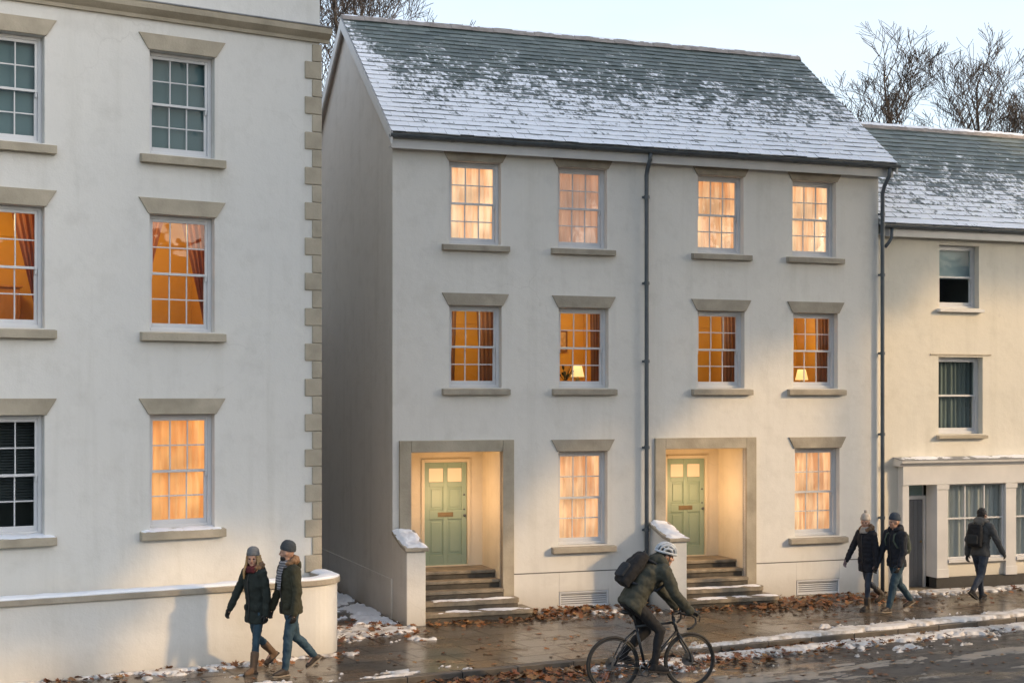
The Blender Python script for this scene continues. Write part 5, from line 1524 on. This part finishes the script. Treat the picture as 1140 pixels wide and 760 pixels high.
for sd, d_ in ((-1, 1), (1, -1)):
    m_ = MB(); y = sd * .075; m_.tube([BBK + V((0, y * .6, 0)), BBK + V((0, y, 0)), BBK + cr_ * d_ + V((0, y, 0))], .011, 8); m_.build('crank', BLACK, ck, smooth=True)
    pc = BBK + cr_ * d_ + V((0, sd * .125, 0)); pedal[sd] = pc
    m_ = MB(); m_.box(pc.x - .045, pc.x + .045, pc.y - .045, pc.y + .045, pc.z - .012, pc.z + .012); m_.build('pedal', BLACK, bk, bevel=.004)
m_ = MB(); m_.tube([RA + V((0, -.052, .036)), BBK + V((0, -.052, .09)), BBK + V((.09, -.052, 0)), BBK + V((0, -.052, -.09)), RA + V((.04, -.052, -.08)), RA + V((0, -.052, -.036))], .005, 5, closed=True); m_.build('chain', BLACK, bk)
m_ = MB(); m_.tube([RA + V((0, -.060, 0)), RA + V((0, -.044, 0))], .042, 20); m_.build('cassette', STEEL, bk)
# rider
JC = {'h': 1.78}
pel = sc0 + V((.0, 0, .115)); NBc = V((.60, 0, 1.50)); spv = (NBc - pel).normalized(); Yv = V((0, 1, 0)); fv = Yv.cross(spv).normalized()
JC.update(pel=pel, NB=NBc, sp=spv, f=fv, l=Yv, bend=-fv * .045)
for q, sd in (('L', 1), ('R', -1)):
    H_ = pel + Yv * sd * .088 - V((0, 0, .02)) + V((.02, 0, 0)); pc = pedal[sd]
    A_ = pc + V((-.095, 0, .105)); K_ = ik(H_, A_, .435, .42, V((1, sd * .12, .3)))
    JC['H' + q], JC['K' + q], JC['A' + q] = H_, K_, A_
    JC['F' + q] = V((1, sd * .06, -.06 if sd < 0 else -.22)).normalized()
    S_ = NBc - spv * .035 + Yv * sd * .195 + fv * .02
    hd = hb + V((.095, sd * .217, .040)); Wd = hd + V((-.075, 0, .028))
    E_ = ik(S_, Wd, .30, .265, V((-.35, sd * .35, -1)))
    JC['S' + q], JC['E' + q], JC['W' + q] = S_, E_, Wd; JC['D' + q] = (Wd - E_).normalized()
    JC['HD' + q] = V((.97, 0, -.22)).normalized(); JC['HN' + q] = V((-.1, -sd * .55, -1)); JC['HT' + q] = V((.2, -sd, -.3))
JC['curl'] = 48
JC['hf'] = V((.96, -.10, -.24)).normalized(); JC['hu'] = (V((0, 0, 1)) - JC['hf'] * JC['hf'].z).normalized(); JC['hl'] = JC['hu'].cross(JC['hf'])
JC['HC'] = NBc + V((.085, 0, .118))
ri = empty('person', bike_loc); ri.rotation_euler = bike_rot; ri.scale = (S, S, S)
tag(ri, 'cyclist in an olive padded jacket, black trousers and white helmet bent over the handlebars', 'person')
dress(ri, JC, dict(coat=CYJ, hem=.10, hem_spine=True, quilt=.11, trousers=BLACKC, trouser_w=.92, boots=BLACKC, sole=DKBOOT, gloves=LEATHER, hood=CYJ, hair_cap=DKHAIR, coat_w=1.10, seed=20, cuff=.10))
# helmet: dark liner, pale ribs with vents between them
HCc, hf, hu, hl = JC['HC'], JC['hf'], JC['hu'], JC['hl']
hc = HCc + hu * .045 - hf * .008
def hpt(th, ph, r): return hc + hf * (math.cos(ph) * math.cos(th) * .132 * r) + hl * (math.sin(th) * .102 * r) + hu * (math.sin(ph) * math.cos(th) * .118 * r)
m_ = MB(); rings = []
for i in range(9):
    z = i / 8; r_ = math.cos(z * 1.45)
    rings.append([hc + hf * math.cos(a) * .122 * r_ + hl * math.sin(a) * .094 * r_ + hu * (.115 * math.sin(z * 1.45)) for a in [2 * math.pi * j / 20 for j in range(20)]])
m_.loft(rings); he = m_.build('helmet', BLACK, ri, smooth=True)
HWHITE = surf('helmet_white', (.36, .41, .46), (.48, .52, .57), 4, .3, .03, 20)
for th in (-1.12, -.70, -.30, .30, .70, 1.12):
    m_ = MB(); pts = [hpt(th, R(-2 + 184 * i / 14), 1.0) for i in range(15)]
    m_.tube(pts, [.008 + .010 * math.sin(math.pi * i / 14) for i in range(15)], 8); m_.build('helmet_rib', HWHITE, he, smooth=True)
m_ = MB(); m_.tube([hc + hf * math.cos(a) * .132 + hl * math.sin(a) * .106 - hu * .002 for a in [2 * math.pi * j / 28 for j in range(28)]], .016, 8, closed=True); m_.build('helmet_rim', HWHITE, he, smooth=True)
m_ = MB()
for ph in (50, 95, 135): m_.tube([hpt(t, R(ph), .985) for t in (-1.1, -.6, 0, .6, 1.1)], .011, 8)
m_.build('helmet_bridge', HWHITE, he, smooth=True)
m_ = MB()
for y in (-1, 1): m_.tube([hc + hl * y * .098 + hf * .03, HCc + hl * y * .085 - hu * .06 + hf * .03, HCc + hf * .05 - hu * .115], .006, 6)
m_.build('chin_strap', BLACK, he)
bp_ = backpack(JC, bike_loc, bike_rot, 'black backpack worn by the cyclist', BLACKC, cloth('blue_black_nylon', (.02, .025, .033)), w=.15, hh=.23, dd=.085)
bp_.scale = (S, S, S)

# ------------------------------------------------------------------ light, sky, camera
SUN = V((1.564, -.495, .62)).normalized()
el = math.asin(SUN.z); az = math.atan2(SUN.x, SUN.y)
L = bpy.data.lights.new('sun', 'SUN'); L.energy = 1.15; L.color = (1, .66, .32); L.angle = R(2.5)
so_ = bpy.data.objects.new('sun', L); col.objects.link(so_)
so_.rotation_euler = (-SUN).to_track_quat('-Z', 'Y').to_euler()
w = bpy.data.worlds.new('World'); sc.world = w; w.use_nodes = True
nt = w.node_tree; nt.nodes.clear()
sky = nt.nodes.new('ShaderNodeTexSky'); sky.sky_type = 'NISHITA'; sky.sun_disc = False
sky.sun_elevation = el; sky.sun_rotation = az; sky.air_density = 1.0; sky.dust_density = 2.0; sky.ozone_density = 1.0
hs = nd(nt, 'ShaderNodeHueSaturation', {'Saturation': .72, 'Value': 1.0, 'Color': sky.outputs[0]})
cv = nd(nt, 'ShaderNodeMapping', {'Vector': nd(nt, 'ShaderNodeTexCoord').outputs['Generated'], 'Scale': (1.2, 1.2, 3.5)}).outputs[0]
cl = ramp(nt, noi(nt, cv, 2.2, 5, .55), [(.35, .05), (.7, .42)])
skc = mixc(nt, cl, hs.outputs[0], (3.1, 3.2, 3.25))
bg = nd(nt, 'ShaderNodeBackground', {'Color': skc, 'Strength': .15})
ow = nt.nodes.new('ShaderNodeOutputWorld'); nt.links.new(bg.outputs[0], ow.inputs[0])

cd = bpy.data.cameras.new('camera'); cam = bpy.data.objects.new('camera', cd); col.objects.link(cam)
cam.location = (0, 0, 3.9); cam.rotation_euler = (R(90), 0, 0)
cd.sensor_width = 36; cd.lens = 36 * 1640 / 1140; cd.shift_y = 61 / 1140; cd.clip_end = 2000; cd.clip_start = .1
sc.camera = cam
sc.view_settings.view_transform = 'Standard'; sc.view_settings.look = 'None'; sc.view_settings.gamma = 1; sc.view_settings.use_curve_mapping = False
sc.view_settings.exposure = 1.28
sc.render.engine = 'CYCLES'
sc.cycles.use_denoising = True
sc.cycles.max_bounces = 6; sc.cycles.diffuse_bounces = 3; sc.cycles.glossy_bounces = 3; sc.cycles.transparent_max_bounces = 12
sc.cycles.caustics_reflective = False; sc.cycles.caustics_refractive = False
sc.cycles.sample_clamp_indirect = 4
